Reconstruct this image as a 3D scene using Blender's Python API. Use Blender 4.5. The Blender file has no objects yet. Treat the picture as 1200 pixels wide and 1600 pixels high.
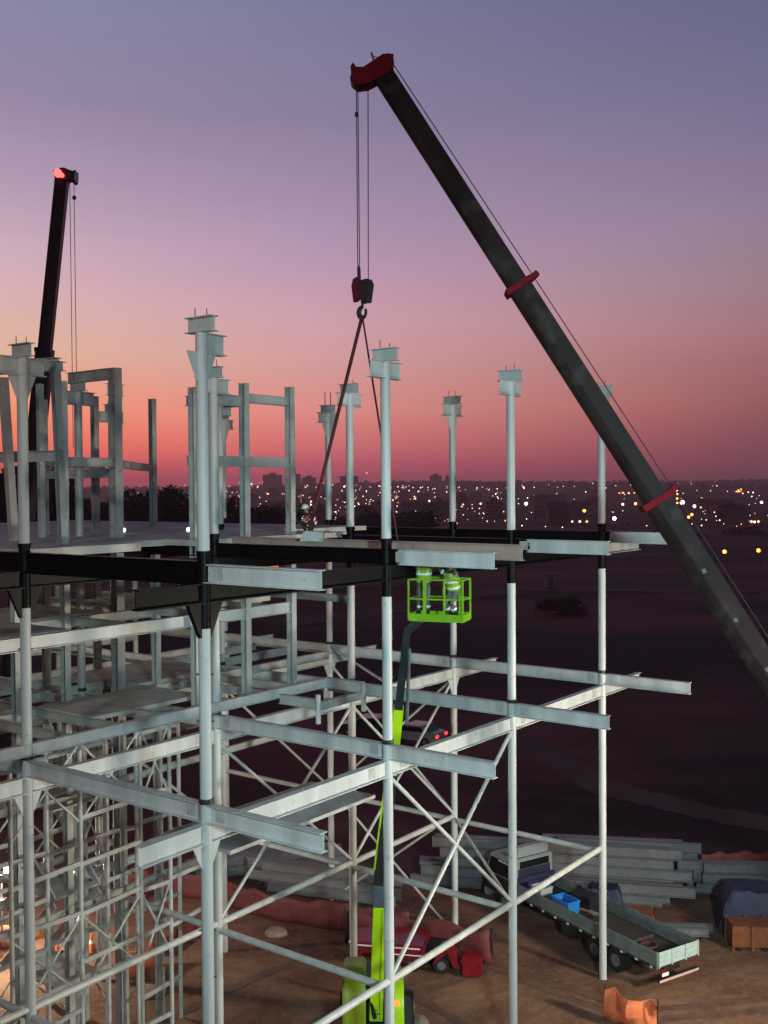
import bpy, bmesh, math, random
from mathutils import Vector, Matrix
R = random.Random(11)
sc = bpy.context.scene
COL = sc.collection
V = Vector
GZ = -17.8                      # ground level, the eye is at z = 0

# ------------------------------------------------------------------ camera
F_PX, PITCH, ROLL = 1648.8, 0.02066, -0.00696
cam_d = bpy.data.cameras.new('camera'); cam = bpy.data.objects.new('camera', cam_d); COL.objects.link(cam)
sc.camera = cam
cam_d.sensor_fit = 'VERTICAL'; cam_d.sensor_height = 36.0; cam_d.lens = F_PX/1600*36.0
cam_d.clip_start = 0.1; cam_d.clip_end = 20000
_fw = V((0, math.cos(PITCH), -math.sin(PITCH))); _up = V((0, math.sin(PITCH), math.cos(PITCH))); _rt = V((1, 0, 0))
CR = math.cos(ROLL)*_rt + math.sin(ROLL)*_up
CU = -math.sin(ROLL)*_rt + math.cos(ROLL)*_up
cam.matrix_world = Matrix(((CR.x, CU.x, -_fw.x, 0), (CR.y, CU.y, -_fw.y, 0), (CR.z, CU.z, -_fw.z, 0), (0, 0, 0, 1)))

def ray(px, py): return (CR*((px-600)/F_PX) + CU*((800-py)/F_PX) + _fw)
def at_d(px, py, d):
    r = ray(px, py); return r*(d/r.y)
def at_z(px, py, z=GZ):
    r = ray(px, py); return r*(z/r.z)

# ------------------------------------------------------------------ materials
def lin(c):
    return tuple(((v/255)/12.92 if v/255 <= .04045 else ((v/255+.055)/1.055)**2.4) for v in c)

def mat(name, col, rough=.6, var=.25, scale=3.0, metal=0.0, col2=None, bump=0.0, bscale=20, coat=0.0, stain=None, streak=False):
    m = bpy.data.materials.new(name); m.use_nodes = True
    nt = m.node_tree; N = nt.nodes; L = nt.links
    b = N['Principled BSDF']
    tc = N.new('ShaderNodeTexCoord')
    mp = N.new('ShaderNodeMapping'); L.new(tc.outputs['Object'], mp.inputs[0])
    if streak: mp.inputs['Scale'].default_value = (1, 1, .12)
    n = N.new('ShaderNodeTexNoise'); n.inputs['Scale'].default_value = scale; n.inputs['Detail'].default_value = 6
    L.new(mp.outputs[0], n.inputs['Vector'])
    r = N.new('ShaderNodeValToRGB'); L.new(n.outputs['Fac'], r.inputs[0])
    c2 = col2 or tuple(v*(1-var) for v in col)
    r.color_ramp.elements[0].position = .32; r.color_ramp.elements[0].color = (*c2, 1)
    r.color_ramp.elements[1].position = .68; r.color_ramp.elements[1].color = (*[min(1, v*(1+var*.3)) for v in col], 1)
    out = r.outputs[0]
    if stain:
        n2 = N.new('ShaderNodeTexNoise'); n2.inputs['Scale'].default_value = stain[1]; n2.inputs['Detail'].default_value = 8
        L.new(tc.outputs['Object'], n2.inputs['Vector'])
        r2 = N.new('ShaderNodeValToRGB'); r2.color_ramp.elements[0].position = stain[2]; r2.color_ramp.elements[1].position = min(1, stain[2]+.12)
        r2.color_ramp.elements[0].color = (0, 0, 0, 1); r2.color_ramp.elements[1].color = (1, 1, 1, 1)
        L.new(n2.outputs['Fac'], r2.inputs[0])
        mx = N.new('ShaderNodeMixRGB'); L.new(r2.outputs[0], mx.inputs[0]); L.new(out, mx.inputs[1]); mx.inputs[2].default_value = (*stain[0], 1)
        out = mx.outputs[0]
    L.new(out, b.inputs['Base Color'])
    rr = N.new('ShaderNodeMapRange'); rr.inputs[3].default_value = max(.05, rough-.12); rr.inputs[4].default_value = min(1, rough+.12)
    L.new(n.outputs['Fac'], rr.inputs[0]); L.new(rr.outputs[0], b.inputs['Roughness'])
    b.inputs['Metallic'].default_value = metal
    if coat: b.inputs['Coat Weight'].default_value = coat
    if bump:
        nb = N.new('ShaderNodeTexNoise'); nb.inputs['Scale'].default_value = bscale; nb.inputs['Detail'].default_value = 4
        L.new(tc.outputs['Object'], nb.inputs['Vector'])
        bp = N.new('ShaderNodeBump'); bp.inputs['Strength'].default_value = bump; bp.inputs['Distance'].default_value = .05
        L.new(nb.outputs['Fac'], bp.inputs['Height']); L.new(bp.outputs[0], b.inputs['Normal'])
    return m

def emit(name, col, s):
    m = bpy.data.materials.new(name); m.use_nodes = True
    N = m.node_tree.nodes; b = N['Principled BSDF']
    b.inputs['Base Color'].default_value = (*[c*.5 for c in col], 1)
    b.inputs['Emission Color'].default_value = (*col, 1); b.inputs['Emission Strength'].default_value = s
    return m

M = dict(
    white=mat('white_primer_paint', (.60, .605, .59), .42, .22, 2.2, stain=((.36, .31, .26), 5, .655), streak=True),
    white2=mat('grey_primer_paint', (.50, .50, .475), .5, .25, 1.8, stain=((.32, .29, .25), 4, .6)),
    tube=mat('pale_tube_paint', (.62, .62, .58), .4, .2, 3),
    black=mat('black_coating', (.0038, .0036, .0042), .42, .4, 3, bump=.06),
    primer=mat('pink_brown_primer', (.42, .30, .255), .45, .2, 2),
    ring=mat('dark_splice_steel', (.035, .03, .03), .5, .4, 8),
    rod=mat('threaded_rod_steel', (.16, .15, .15), .45, .3, 9, metal=.6),
    slab=mat('pale_deck_concrete', (.56, .53, .50), .85, .25, 1.2, stain=((.36, .33, .31), 1.1, .56), bump=.2),
    dirt=None,
    boom=mat('dark_boom_paint', (.036, .0205, .0195), .5, .5, 1.0, stain=((.062, .042, .039), 1.3, .56), streak=True),
    boomb=mat('purple_black_boom_paint', (.035, .024, .028), .35, .4, 1.6),
    red=mat('red_crane_paint', (.26, .010, .018), .65, .3, 3),
    redtruck=mat('red_body_paint', (.22, .010, .018), .35, .25, 2, coat=.3),
    rope=mat('dark_wire_rope', (.05, .04, .045), .6, .3, 30),
    sling=mat('dark_red_webbing', (.10, .018, .02), .8, .3, 20),
    lime=mat('lime_lift_paint', (.54, .88, .010), .35, .12, 2, coat=.3),
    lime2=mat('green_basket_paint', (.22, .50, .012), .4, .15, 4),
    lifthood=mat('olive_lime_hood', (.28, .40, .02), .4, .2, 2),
    liftdark=mat('dark_grey_boom_steel', (.03, .04, .042), .35, .4, 3),
    liftgrey=mat('blue_grey_boom_steel', (.11, .14, .17), .4, .3, 3),
    rubber=mat('black_rubber', (.012, .012, .012), .85, .3, 9),
    rim=mat('dull_wheel_steel', (.16, .16, .15), .5, .3, 9),
    cab=mat('pale_cab_paint', (.30, .335, .335), .35, .12, 2, coat=.2),
    glass=mat('dark_cab_glass', (.012, .014, .017), .12, .2, 2),
    bed=mat('teal_grey_side_boards', (.19, .215, .205), .5, .25, 2.5, stain=((.15, .15, .13), 4, .62)),
    tail=mat('pale_teal_tailgate', (.42, .53, .50), .45, .15, 3),
    wood=mat('dark_bed_planks', (.045, .035, .028), .8, .4, 3),
    chassis=mat('chassis_black', (.014, .013, .013), .6, .3, 5),
    reflector=mat('white_reflector', (.85, .85, .82), .2, .05, 9),
    stripe=mat('red_white_band', (.75, .45, .38), .3, .3, 12),
    blue=mat('bright_blue_plastic', (.02, .20, .62), .35, .2, 4),
    navy=mat('navy_blue_sheet', (.018, .022, .07), .6, .35, 2, bump=.4, bscale=4),
    bucket=mat('translucent_white_plastic', (.45, .47, .47), .4, .2, 4),
    rust=mat('rusty_orange_paint', (.26, .075, .025), .65, .35, 4),
    net=mat('orange_barrier_plastic', (.82, .20, .075), .6, .2, 3, bump=.5, bscale=6),
    netred=mat('faded_red_barrier_plastic', (.17, .034, .034), .7, .3, 2.2, bump=.5, bscale=5),
    cream=mat('cream_orange_barrier', (.62, .30, .16), .55, .2, 2),
    car=mat('pale_car_paint', (.30, .27, .27), .3, .1, 2, coat=.3),
    carblack=mat('dark_car_paint', (.02, .016, .018), .3, .2, 2, coat=.3),
    skin=mat('tanned_skin', (.32, .17, .11), .55, .15, 20),
    trousers=mat('grey_work_trousers', (.12, .14, .13), .85, .3, 14, bump=.4, bscale=18),
    shirt=mat('grey_green_work_shirt', (.13, .16, .13), .85, .3, 14, bump=.4, bscale=18),
    dark=mat('dark_work_clothes', (.02, .016, .016), .85, .3, 14),
    vest=mat('yellow_green_vest', (.32, .46, .03), .75, .15, 14),
    vestred=mat('orange_red_vest', (.55, .05, .04), .7, .2, 14),
    tape=mat('silver_reflective_tape', (.95, .95, .92), .25, .05, 20),
    helmet=mat('white_helmet_shell', (.78, .78, .76), .3, .08, 10),
    boot=mat('black_boot_leather', (.015, .013, .012), .6, .3, 20),
    house=mat('dull_house_wall', (.40, .26, .25), .9, .4, .05),
    roof=mat('dull_house_roof', (.20, .085, .07), .9, .4, .08),
    tower=mat('mauve_tower_wall', (.46, .28, .29), .9, .18, .05),
    tower2=mat('dim_mauve_tower_wall', (.36, .21, .225), .9, .2, .05),
    pane=mat('dark_tower_window', (.10, .06, .066), .4, .3, .2),
    leaf=mat('dark_foliage', (.040, .034, .026), .8, .5, .8, col2=(.016, .015, .012)),
    bark=mat('dark_bark', (.045, .032, .026), .9, .4, 3),
    rubble=mat('pale_dirt_clods', (.32, .22, .165), .95, .3, 3, bump=.6, bscale=9),
    pole=mat('grey_lamp_pole', (.16, .13, .12), .6, .3, 4),
    beamstack=mat('stacked_beam_paint', (.19, .18, .195), .5, .2, 2, stain=((.13, .11, .12), 3, .62)),
    lampwarm=emit('warm_street_lamp_glow', (1, .60, .38), 2.6),
    lampwhite=emit('white_street_lamp_glow', (1, .86, .80), 4),
    lampblue=emit('cold_white_lamp_glow', (.82, .90, 1), 7),
    lamporange=emit('sodium_orange_lamp_glow', (1, .33, .06), 5),
    beacon=emit('red_beacon_glow', (1, .06, .05), 5),
    taillight=emit('red_tail_light_glow', (1, .03, .04), 3.5),
    amber=emit('amber_beacon_glow', (1, .35, .02), 1.2),
    flood=emit('warm_floodlight_glow', (1, .97, .80), 9),
    sign=emit('orange_lit_sign', (1, .28, .05), .8),
)

def ground_mat():
    m = bpy.data.materials.new('reddish_site_dirt'); m.use_nodes = True
    nt = m.node_tree; N = nt.nodes; L = nt.links; b = N['Principled BSDF']
    tc = N.new('ShaderNodeTexCoord'); sp = N.new('ShaderNodeSeparateXYZ'); L.new(tc.outputs['Object'], sp.inputs[0])
    def noise(s, d=6, vec=None):
        n = N.new('ShaderNodeTexNoise'); n.inputs['Scale'].default_value = s; n.inputs['Detail'].default_value = d
        L.new(vec or tc.outputs['Object'], n.inputs['Vector']); return n.outputs['Fac']
    def ramp(inp, a, ca, c, cb):
        r = N.new('ShaderNodeValToRGB'); r.color_ramp.elements[0].position = a; r.color_ramp.elements[1].position = c
        r.color_ramp.elements[0].color = (*ca, 1); r.color_ramp.elements[1].color = (*cb, 1); L.new(inp, r.inputs[0]); return r.outputs[0]
    def mix(f, a, c):
        x = N.new('ShaderNodeMixRGB'); L.new(f, x.inputs[0]); L.new(a, x.inputs[1]); L.new(c, x.inputs[2]); return x.outputs[0]
    near = ramp(noise(.55, 8), .35, (.15, .071, .042), .68, (.27, .145, .09))
    clod = ramp(noise(5, 8), .52, (0, 0, 0), .75, (1, 1, 1))
    pale = N.new('ShaderNodeRGB'); pale.outputs[0].default_value = (.27, .16, .105, 1)
    near = mix(clod, near, pale.outputs[0])
    mp = N.new('ShaderNodeMapping'); mp.inputs['Scale'].default_value = (.35, 1, 1); L.new(tc.outputs['Object'], mp.inputs[0])
    far = ramp(noise(.045, 7, mp.outputs[0]), .42, (.030, .011, .016), .62, (.23, .056, .070))
    far2 = ramp(noise(.25, 6), .5, (0, 0, 0), .8, (.35, .35, .35))
    pf = N.new('ShaderNodeRGB'); pf.outputs[0].default_value = (.19, .065, .07, 1)
    far = mix(far2, far, pf.outputs[0])
    # site dirt against darker red earth; the darkening also paints in the floodlight's falloff
    a = N.new('ShaderNodeMath'); a.operation = 'MULTIPLY_ADD'; L.new(noise(.12, 5), a.inputs[0]); a.inputs[1].default_value = 26; L.new(sp.outputs['Y'], a.inputs[2])
    s = N.new('ShaderNodeMapRange'); L.new(a.outputs[0], s.inputs[0]); s.inputs[1].default_value = 52; s.inputs[2].default_value = 68
    col = mix(s.outputs[0], near, far)
    L.new(col, b.inputs['Base Color']); b.inputs['Roughness'].default_value = .95; b.inputs['Specular IOR Level'].default_value = .22
    nb = noise(2.2, 8); bp = N.new('ShaderNodeBump'); bp.inputs['Strength'].default_value = .55; bp.inputs['Distance'].default_value = .15
    L.new(nb, bp.inputs['Height']); L.new(bp.outputs[0], b.inputs['Normal'])
    return m
M['dirt'] = ground_mat()

# ------------------------------------------------------------------ mesh helpers
class MB:
    def __init__(s): s.v = []; s.f = []
    def add(s, vs, fs):
        o = len(s.v); s.v += [tuple(x) for x in vs]; s.f += [tuple(o+i for i in f) for f in fs]; return s
    def hexa(s, p):
        return s.add(p, [(0, 3, 2, 1), (4, 5, 6, 7), (0, 1, 5, 4), (1, 2, 6, 5), (2, 3, 7, 6), (3, 0, 4, 7)])
    def box(s, x0, x1, y0, y1, z0, z1):
        return s.hexa([(x0, y0, z0), (x1, y0, z0), (x1, y1, z0), (x0, y1, z0), (x0, y0, z1), (x1, y0, z1), (x1, y1, z1), (x0, y1, z1)])
    def bar(s, p, q, w, h, up=(0, 0, 1)):
        p, q = V(p), V(q); d = (q-p).normalized(); u = V(up)
        if abs(d.dot(u)) > .98: u = V((1, 0, 0))
        sd = d.cross(u).normalized()*(w/2); u = sd.cross(d).normalized()*(h/2)
        return s.hexa([p-sd-u, q-sd-u, q+sd-u, p+sd-u, p-sd+u, q-sd+u, q+sd+u, p+sd+u])
    def tube(s, p, q, r, n=16, r2=None):
        p, q = V(p), V(q); d = (q-p).normalized(); a = d.orthogonal().normalized(); b = d.cross(a); r2 = r if r2 is None else r2
        vs = [p+(a*math.cos(t)+b*math.sin(t))*r for t in [2*math.pi*i/n for i in range(n)]] + [q+(a*math.cos(t)+b*math.sin(t))*r2 for t in [2*math.pi*i/n for i in range(n)]]
        fs = [(i, (i+1) % n, n+(i+1) % n, n+i) for i in range(n)] + [tuple(range(n))[::-1], tuple(range(n, 2*n))]
        return s.add(vs, fs)
    def path(s, pts, r, n=8):
        for a, b in zip(pts, pts[1:]): s.tube(a, b, r, n)
        return s
    def prism(s, poly, off):
        n = len(poly); poly = [V(p) for p in poly]; off = V(off)
        return s.add(poly+[p+off for p in poly], [tuple(range(n))[::-1], tuple(range(n, 2*n))]+[(i, (i+1) % n, n+(i+1) % n, n+i) for i in range(n)])
    def ibeam(s, p, q, h=.4, w=.2, tw=.014, tf=.02, grow=0, jag=0, jag0=0, rnd=None):
        p, q = V(p), V(q); d = (q-p).normalized(); sd = d.cross(V((0, 0, 1))).normalized(); u = sd.cross(d).normalized()
        g = grow; H = h/2+g; W = w/2+g; T = tw/2+g; I = h/2-tf-g
        prof = [(-W, -H), (W, -H), (W, -I), (T, -I), (T, I), (W, I), (W, H), (-W, H), (-W, I), (-T, I), (-T, -I), (-W, -I)]
        if jag or jag0:
            full = []
            for (a, b), (c, e) in zip(prof, prof[1:]+prof[:1]):
                k = max(1, int(math.hypot(c-a, e-b)/.03))
                full += [(a+(c-a)*i/k, b+(e-b)*i/k) for i in range(k)]
            prof = full
        n = len(prof)
        A = [p+sd*a+u*b+(d*(rnd.uniform(0, jag0)) if jag0 else V((0, 0, 0))) for a, b in prof]
        B = [q+sd*a+u*b-(d*(rnd.uniform(0, jag)) if jag else V((0, 0, 0))) for a, b in prof]
        fs = [(i, (i+1) % n, n+(i+1) % n, n+i) for i in range(n)]
        if not (jag or jag0): fs += [tuple(range(n))[::-1], tuple(range(n, 2*n))]
        elif not jag0: fs += [tuple(range(n))[::-1]]
        return s.add(A+B, fs)
    def ball(s, c, r, n=10, m=7, sq=(1, 1, 1)):
        c = V(c); vs = [c+V((0, 0, r*sq[2]))]
        for i in range(1, m):
            t = math.pi*i/m
            vs += [c+V((r*sq[0]*math.sin(t)*math.cos(2*math.pi*j/n), r*sq[1]*math.sin(t)*math.sin(2*math.pi*j/n), r*sq[2]*math.cos(t))) for j in range(n)]
        vs.append(c-V((0, 0, r*sq[2]))); fs = [(0, 1+j, 1+(j+1) % n) for j in range(n)]
        for i in range(m-2):
            fs += [(1+i*n+j, 1+(i+1)*n+j, 1+(i+1)*n+(j+1) % n, 1+i*n+(j+1) % n) for j in range(n)]
        l = len(vs)-1; fs += [(l, 1+(m-2)*n+(j+1) % n, 1+(m-2)*n+j) for j in range(n)]
        return s.add(vs, fs)
    def build(s, name, m, parent=None, world=True, smooth=False, bevel=0):
        me = bpy.data.meshes.new(name)
        off = WL.get(parent.name, V((0, 0, 0))) if (parent is not None and world) else V((0, 0, 0))
        me.from_pydata([tuple(V(v)-off) for v in s.v], [], s.f); me.update()
        bm = bmesh.new(); bm.from_mesh(me); bmesh.ops.recalc_face_normals(bm, faces=bm.faces)
        if bevel: bmesh.ops.bevel(bm, geom=list(bm.edges), offset=bevel, segments=2, affect='EDGES', clamp_overlap=True)
        bm.to_mesh(me); bm.free()
        if smooth:
            me.shade_smooth() if hasattr(me, 'shade_smooth') else [setattr(p, 'use_smooth', True) for p in me.polygons]
            me.set_sharp_from_angle(angle=math.radians(40))
        me.materials.append(M[m] if isinstance(m, str) else m)
        o = bpy.data.objects.new(name, me); COL.objects.link(o)
        if parent is not None:
            o.parent = parent
            WL[o.name] = WL.get(parent.name, V((0, 0, 0)))
        else: WL[o.name] = V((0, 0, 0))
        return o
WL = {}
def tag(o, label, cat, group=None, kind=None):
    if label: o['label'] = label
    if cat: o['category'] = cat
    if group: o['group'] = group
    if kind: o['kind'] = kind
    return o
def thing(name, loc, label, cat, group=None, rz=0):
    o = bpy.data.objects.new(name, None); COL.objects.link(o); o.location = loc; o.rotation_euler = (0, 0, rz); o.empty_display_size = .3
    WL[o.name] = V(loc); return tag(o, label, cat, group)
def copy_tree(o, parent=None):
    c = o.copy(); COL.objects.link(c)
    if parent is not None: c.parent = parent
    for ch in list(o.children): copy_tree(ch, c)
    return c

# ------------------------------------------------------------------ sky
def build_world():
    w = bpy.data.worlds.new('World'); sc.world = w; w.use_nodes = True
    nt = w.node_tree; N = nt.nodes; L = nt.links; N.clear()
    tc = N.new('ShaderNodeTexCoord'); sp = N.new('ShaderNodeSeparateXYZ'); L.new(tc.outputs['Generated'], sp.inputs[0])
    def m(op, a, b=None, clamp=False):
        n = N.new('ShaderNodeMath'); n.operation = op; n.use_clamp = clamp
        for i, x in enumerate((a, b)):
            if x is None: continue
            if isinstance(x, (int, float)): n.inputs[i].default_value = x
            else: L.new(x, n.inputs[i])
        return n.outputs[0]
    X, Y, Z = sp.outputs
    hor = m('SQRT', m('ADD', m('MULTIPLY', X, X), m('MULTIPLY', Y, Y)))
    v = m('DIVIDE', Z, m('MAXIMUM', hor, .02))
    fac = m('DIVIDE', v, 1.3, True)
    az = m('ARCTAN2', X, Y)
    def ramp(stops, zen):
        r = N.new('ShaderNodeValToRGB'); e = r.color_ramp.elements
        st = [((766-y)/1649/1.3, tuple(v_*(1+.38*max(0, min(1, (y-600)/125))) for v_ in lin(c))) for y, c in stops]; st.sort(key=lambda t: t[0])
        st = [(max(0, p), c) for p, c in st] + [(.62, zen), (1.0, tuple(z*.8 for z in zen))]
        e[0].position = st[0][0]; e[0].color = (*st[0][1], 1); e[1].position = st[1][0]; e[1].color = (*st[1][1], 1)
        for p, c in st[2:]:
            q = e.new(p); q.color = (*c, 1)
        L.new(fac, r.inputs[0]); return r.outputs[0]
    zen = (.075, .085, .15)
    left = ramp([(766, (206, 92, 104)), (745, (214, 86, 92)), (728, (220, 90, 86)), (700, (244, 108, 84)), (640, (250, 150, 114)), (560, (236, 187, 160)), (480, (224, 183, 182)), (400, (208, 174, 192)), (300, (180, 157, 182)), (180, (150, 136, 166)), (0, (134, 136, 168))], zen)
    mid = ramp([(766, (196, 88, 110)), (745, (194, 86, 106)), (725, (192, 88, 104)), (690, (211, 113, 114)), (640, (226, 143, 136)), (570, (219, 162, 160)), (500, (214, 164, 176)), (420, (194, 157, 184)), (340, (172, 149, 175)), (190, (143, 130, 160)), (0, (124, 123, 157))], zen)
    right = ramp([(766, (122, 70, 82)), (745, (118, 66, 78)), (725, (116, 67, 76)), (685, (128, 75, 82)), (640, (148, 90, 92)), (590, (164, 106, 110)), (530, (168, 119, 126)), (470, (160, 127, 138)), (380, (148, 128, 150)), (250, (129, 116, 148)), (150, (113, 111, 144)), (0, (100, 99, 139))], zen)
    def mr(x, a, b):
        n = N.new('ShaderNodeMapRange'); n.inputs[1].default_value = a; n.inputs[2].default_value = b; L.new(x, n.inputs[0]); return n.outputs[0]
    def mix(f, a, b):
        x = N.new('ShaderNodeMixRGB'); L.new(f, x.inputs[0])
        for i, c in ((1, a), (2, b)):
            if isinstance(c, tuple): x.inputs[i].default_value = (*c, 1)
            else: L.new(c, x.inputs[i])
        return x.outputs[0]
    c = mix(mr(az, -.34, -.07), left, mid)
    c = mix(mr(az, -.07, .35), c, right)
    # the eastern half of the dome is already night blue
    c = mix(mr(m('ABSOLUTE', az), .40, 1.5), c, (.020, .022, .040))
    c = mix(mr(v, 0.0, -.02), c, (.016, .009, .011))
    # faint uneven dust in the dusk air
    nz = N.new('ShaderNodeTexNoise'); nz.inputs['Scale'].default_value = 2.5; nz.inputs['Detail'].default_value = 3
    mp = N.new('ShaderNodeMapping'); mp.inputs['Scale'].default_value = (1, 1, 5); L.new(tc.outputs['Generated'], mp.inputs[0]); L.new(mp.outputs[0], nz.inputs['Vector'])
    g = N.new('ShaderNodeMapRange'); L.new(nz.outputs['Fac'], g.inputs[0]); g.inputs[3].default_value = .93; g.inputs[4].default_value = 1.07
    hs = N.new('ShaderNodeHueSaturation'); L.new(c, hs.inputs['Color']); L.new(g.outputs[0], hs.inputs['Value'])
    bg = N.new('ShaderNodeBackground'); L.new(hs.outputs[0], bg.inputs['Color']); bg.inputs['Strength'].default_value = 1.0
    sky = N.new('ShaderNodeTexSky'); sky.sky_type = 'NISHITA'; sky.sun_disc = False; sky.sun_elevation = math.radians(-4); sky.sun_rotation = math.radians(-25)
    bg2 = N.new('ShaderNodeBackground'); L.new(sky.outputs[0], bg2.inputs['Color']); bg2.inputs['Strength'].default_value = .05
    ad = N.new('ShaderNodeAddShader'); L.new(bg.outputs[0], ad.inputs[0]); L.new(bg2.outputs[0], ad.inputs[1])
    out = N.new('ShaderNodeOutputWorld'); L.new(ad.outputs[0], out.inputs['Surface'])
build_world()
sc.view_settings.view_transform = 'Standard'; sc.view_settings.look = 'None'; sc.view_settings.exposure = 0; sc.view_settings.gamma = 1

# ------------------------------------------------------------------ lights of the site (floodlights that light the steel at dusk)
def spot(name, loc, aim, watts, col, size=1.4, radius=1.1):
    d = bpy.data.lights.new(name, 'SPOT'); d.energy = watts; d.color = col; d.spot_size = size; d.spot_blend = 1.0; d.shadow_soft_size = radius
    o = bpy.data.objects.new(name, d); COL.objects.link(o); o.location = loc
    o.rotation_euler = (V(aim)-V(loc)).to_track_quat('-Z', 'Y').to_euler(); return o
spot('floodlight_beam', (7, -3, 1.0), (7, 32, -6.5), 29000, (.60, .93, 1.0), 1.25)
spot('floodlight_beam', (-12, -2, 8.0), (-10, 32, -4), 7000, (1.0, .93, .85), 1.6)
spot('floodlight_beam', (21, 25, -9.5), (2, 34, -12.5), 19000, (1.0, .91, .74), 1.9)

# ------------------------------------------------------------------ terrain
def zter(x, y):
    prof = [(-1e4, GZ), (120, GZ), (260, GZ-.6), (420, GZ-1.5), (700, -19.5), (1100, -16), (1600, -8), (2100, -1), (2700, 9), (3300, 17), (4500, 12)]
    for (a, za), (b, zb) in zip(prof, prof[1:]):
        if y <= b:
            t = (y-a)/(b-a); z = za+(zb-za)*t; break
    else: z = 12
    if y > 300:
        k = min(1, (y-300)/800)
        z += k*(3.2*math.sin(x/310+1)+2.2*math.sin(x/137+y/400)) + max(0, min(1, (y-1800)/900))*(3.0*math.sin(x/520+.6)+(7 if x > .3*y else 0)*min(1, max(0, (x/y-.3)/.06)))
    elif y > 20: z += min(1, (y-20)/40)*.10*math.sin(x*.35)*math.sin(y*.31)
    return z
def build_ground():
    ys = [-80, -20, 10]+[18+i*1.6 for i in range(40)]+[84+i*7 for i in range(32)]+[310*1.065**i for i in range(44)]
    ts = [i/46*2-1 for i in range(47)]
    vs = []; fs = []
    for y in ys:
        w = max(80, abs(y)*.75+40)
        for t in ts: vs.append((t*w, y, zter(t*w, y)))
    n = len(ts)
    for j in range(len(ys)-1):
        for i in range(n-1): fs.append((j*n+i, j*n+i+1, (j+1)*n+i+1, (j+1)*n+i))
    o = MB().add(vs, fs).build('ground', 'dirt', smooth=True); tag(o, None, None, kind='structure')
build_ground()
def strip(name, pts, w, m, lift=.012):
    vs = []; fs = []
    P = [V(p) for p in pts]
    for i, p in enumerate(P):
        d = (P[min(i+1, len(P)-1)]-P[max(i-1, 0)]); d.z = 0; d.normalize(); s = V((d.y, -d.x, 0))*w/2*R.uniform(.8, 1.2)
        for k in (-1, 1):
            q = p+s*k; vs.append((q.x, q.y, zter(q.x, q.y)+lift))
    fs = [(2*i, 2*i+1, 2*i+3, 2*i+2) for i in range(len(P)-1)]
    return tag(MB().add(vs, fs).build(name, m), None, None, kind='structure')
M['track'] = mat('paler_red_track', (.125, .040, .045), .95, .4, .3)
def trk(pix, n=14):
    out = []
    for (a, b) in zip(pix, pix[1:]):
        for i in range(n): out.append(at_z(a[0]+(b[0]-a[0])*i/n, a[1]+(b[1]-a[1])*i/n+R.uniform(-.4, .4)))
    return out
strip('dirt_track', trk([(430, 975), (560, 960), (800, 918), (1210, 922)]), 7, 'track', .08)
strip('dirt_track', trk([(700, 1140), (820, 1160), (960, 1235), (1100, 1270), (1230, 1290)]), 2.6, 'track', .02)

# ------------------------------------------------------------------ the steel frame
X0, Y0, TH, PA, PB = -3.8409, 22.4163, 0.64274, 6.5*.98447, 6.5
BV = V((math.sin(TH), math.cos(TH), 0)); AV = V((-math.cos(TH), math.sin(TH), 0))
def g(b, a, z=0): return V((X0, Y0, z))+BV*(PB*b)+AV*(PA*a)
CRAD = .132
frame = thing('unfinished_building', g(0, 0, GZ), 'tall unfinished building of white steel columns, beams and braces with black coated joints', 'building')
Z1A, Z1B, Z2A, Z2B, ZBR = -6.87, -7.30, -1.74, -2.16, -12.95

def haunch(mb, c, ztop, h, reach, r0, dirs, t=.02, grow=0):
    for d in dirs:
        s = V((-d.y, d.x, 0))*(t/2+grow)
        p = [c+d*(r0*.6), c+d*(reach+grow), c+d*(r0+.02+grow), c+d*(r0*.6)]
        zs = [ztop, ztop, ztop-h, ztop-h]
        poly = [V((q.x, q.y, z)) for q, z in zip(p, zs)]
        mb.prism([q-s for q in poly], s*2)
def column(b, a, stubs=True, hau=False, top=3.36, black=True, bdirs=(1, -1), lab=None, mt='white'):
    c = g(b, a)
    o = MB().tube((c.x, c.y, GZ-.3), (c.x, c.y, top), CRAD, 24).build('column', mt, frame, smooth=True)
    MB().tube((c.x, c.y, -6.66), (c.x, c.y, -6.55), CRAD+.025, 24).build('splice_ring', 'ring', o, smooth=True)
    if black:
        m = MB().tube((c.x, c.y, -2.80+R.uniform(-.12, .1)), (c.x, c.y, -1.33), CRAD+.008, 24)
        m.tube((c.x, c.y, -1.36), (c.x, c.y, -1.26), CRAD+.03, 24)
        if hau: haunch(m, c, Z2B-.2, .75, .50, CRAD, [BV*d for d in (1, -1)], .10, .004)
        m.build('black_joint', 'black', o, smooth=True)
    m = MB(); n = 0
    if hau:
        for d in (1, -1):
            for zt, hh_ in ((Z1B-.2, .55), (2.95, .62)):
                m = MB(); haunch(m, c, zt, hh_, .42, CRAD, [BV*d]); m.build('haunch', mt, o)
    if stubs:
        q = V((c.x, c.y, 3.53)); MB().ibeam(q-AV*.40, q+AV*.40, .33, .24).build('stub_beam', mt, o)
        q = V((c.x, c.y, 3.135))
        m = MB()
        for d in bdirs: m.ibeam(q+BV*d*.06, q+BV*d*.64, .44, .24)
        m.build('stub_beam', mt, o)
        m = MB()
        for k in (-.13, .12): m.tube((c.x+k, c.y, 3.68), (c.x+k, c.y, 3.68+R.uniform(.12, .26)), .012, 6)
        m.build('anchor_rod', 'rod', o)
    m = MB()
    for z in (-3.9, -4.9, -9.4, -10.4, -14.6):
        for k in (1, -1): m.tube((c.x+k*CRAD*.9, c.y, z), (c.x+k*(CRAD+.05), c.y, z), .022, 6)
    m.build('climbing_bolt', 'rod', o)
    if lab: o['label'] = lab
    return o
column(0, 0, hau=True, bdirs=(1,), lab='tallest looking column left of centre with black haunched joint')
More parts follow.
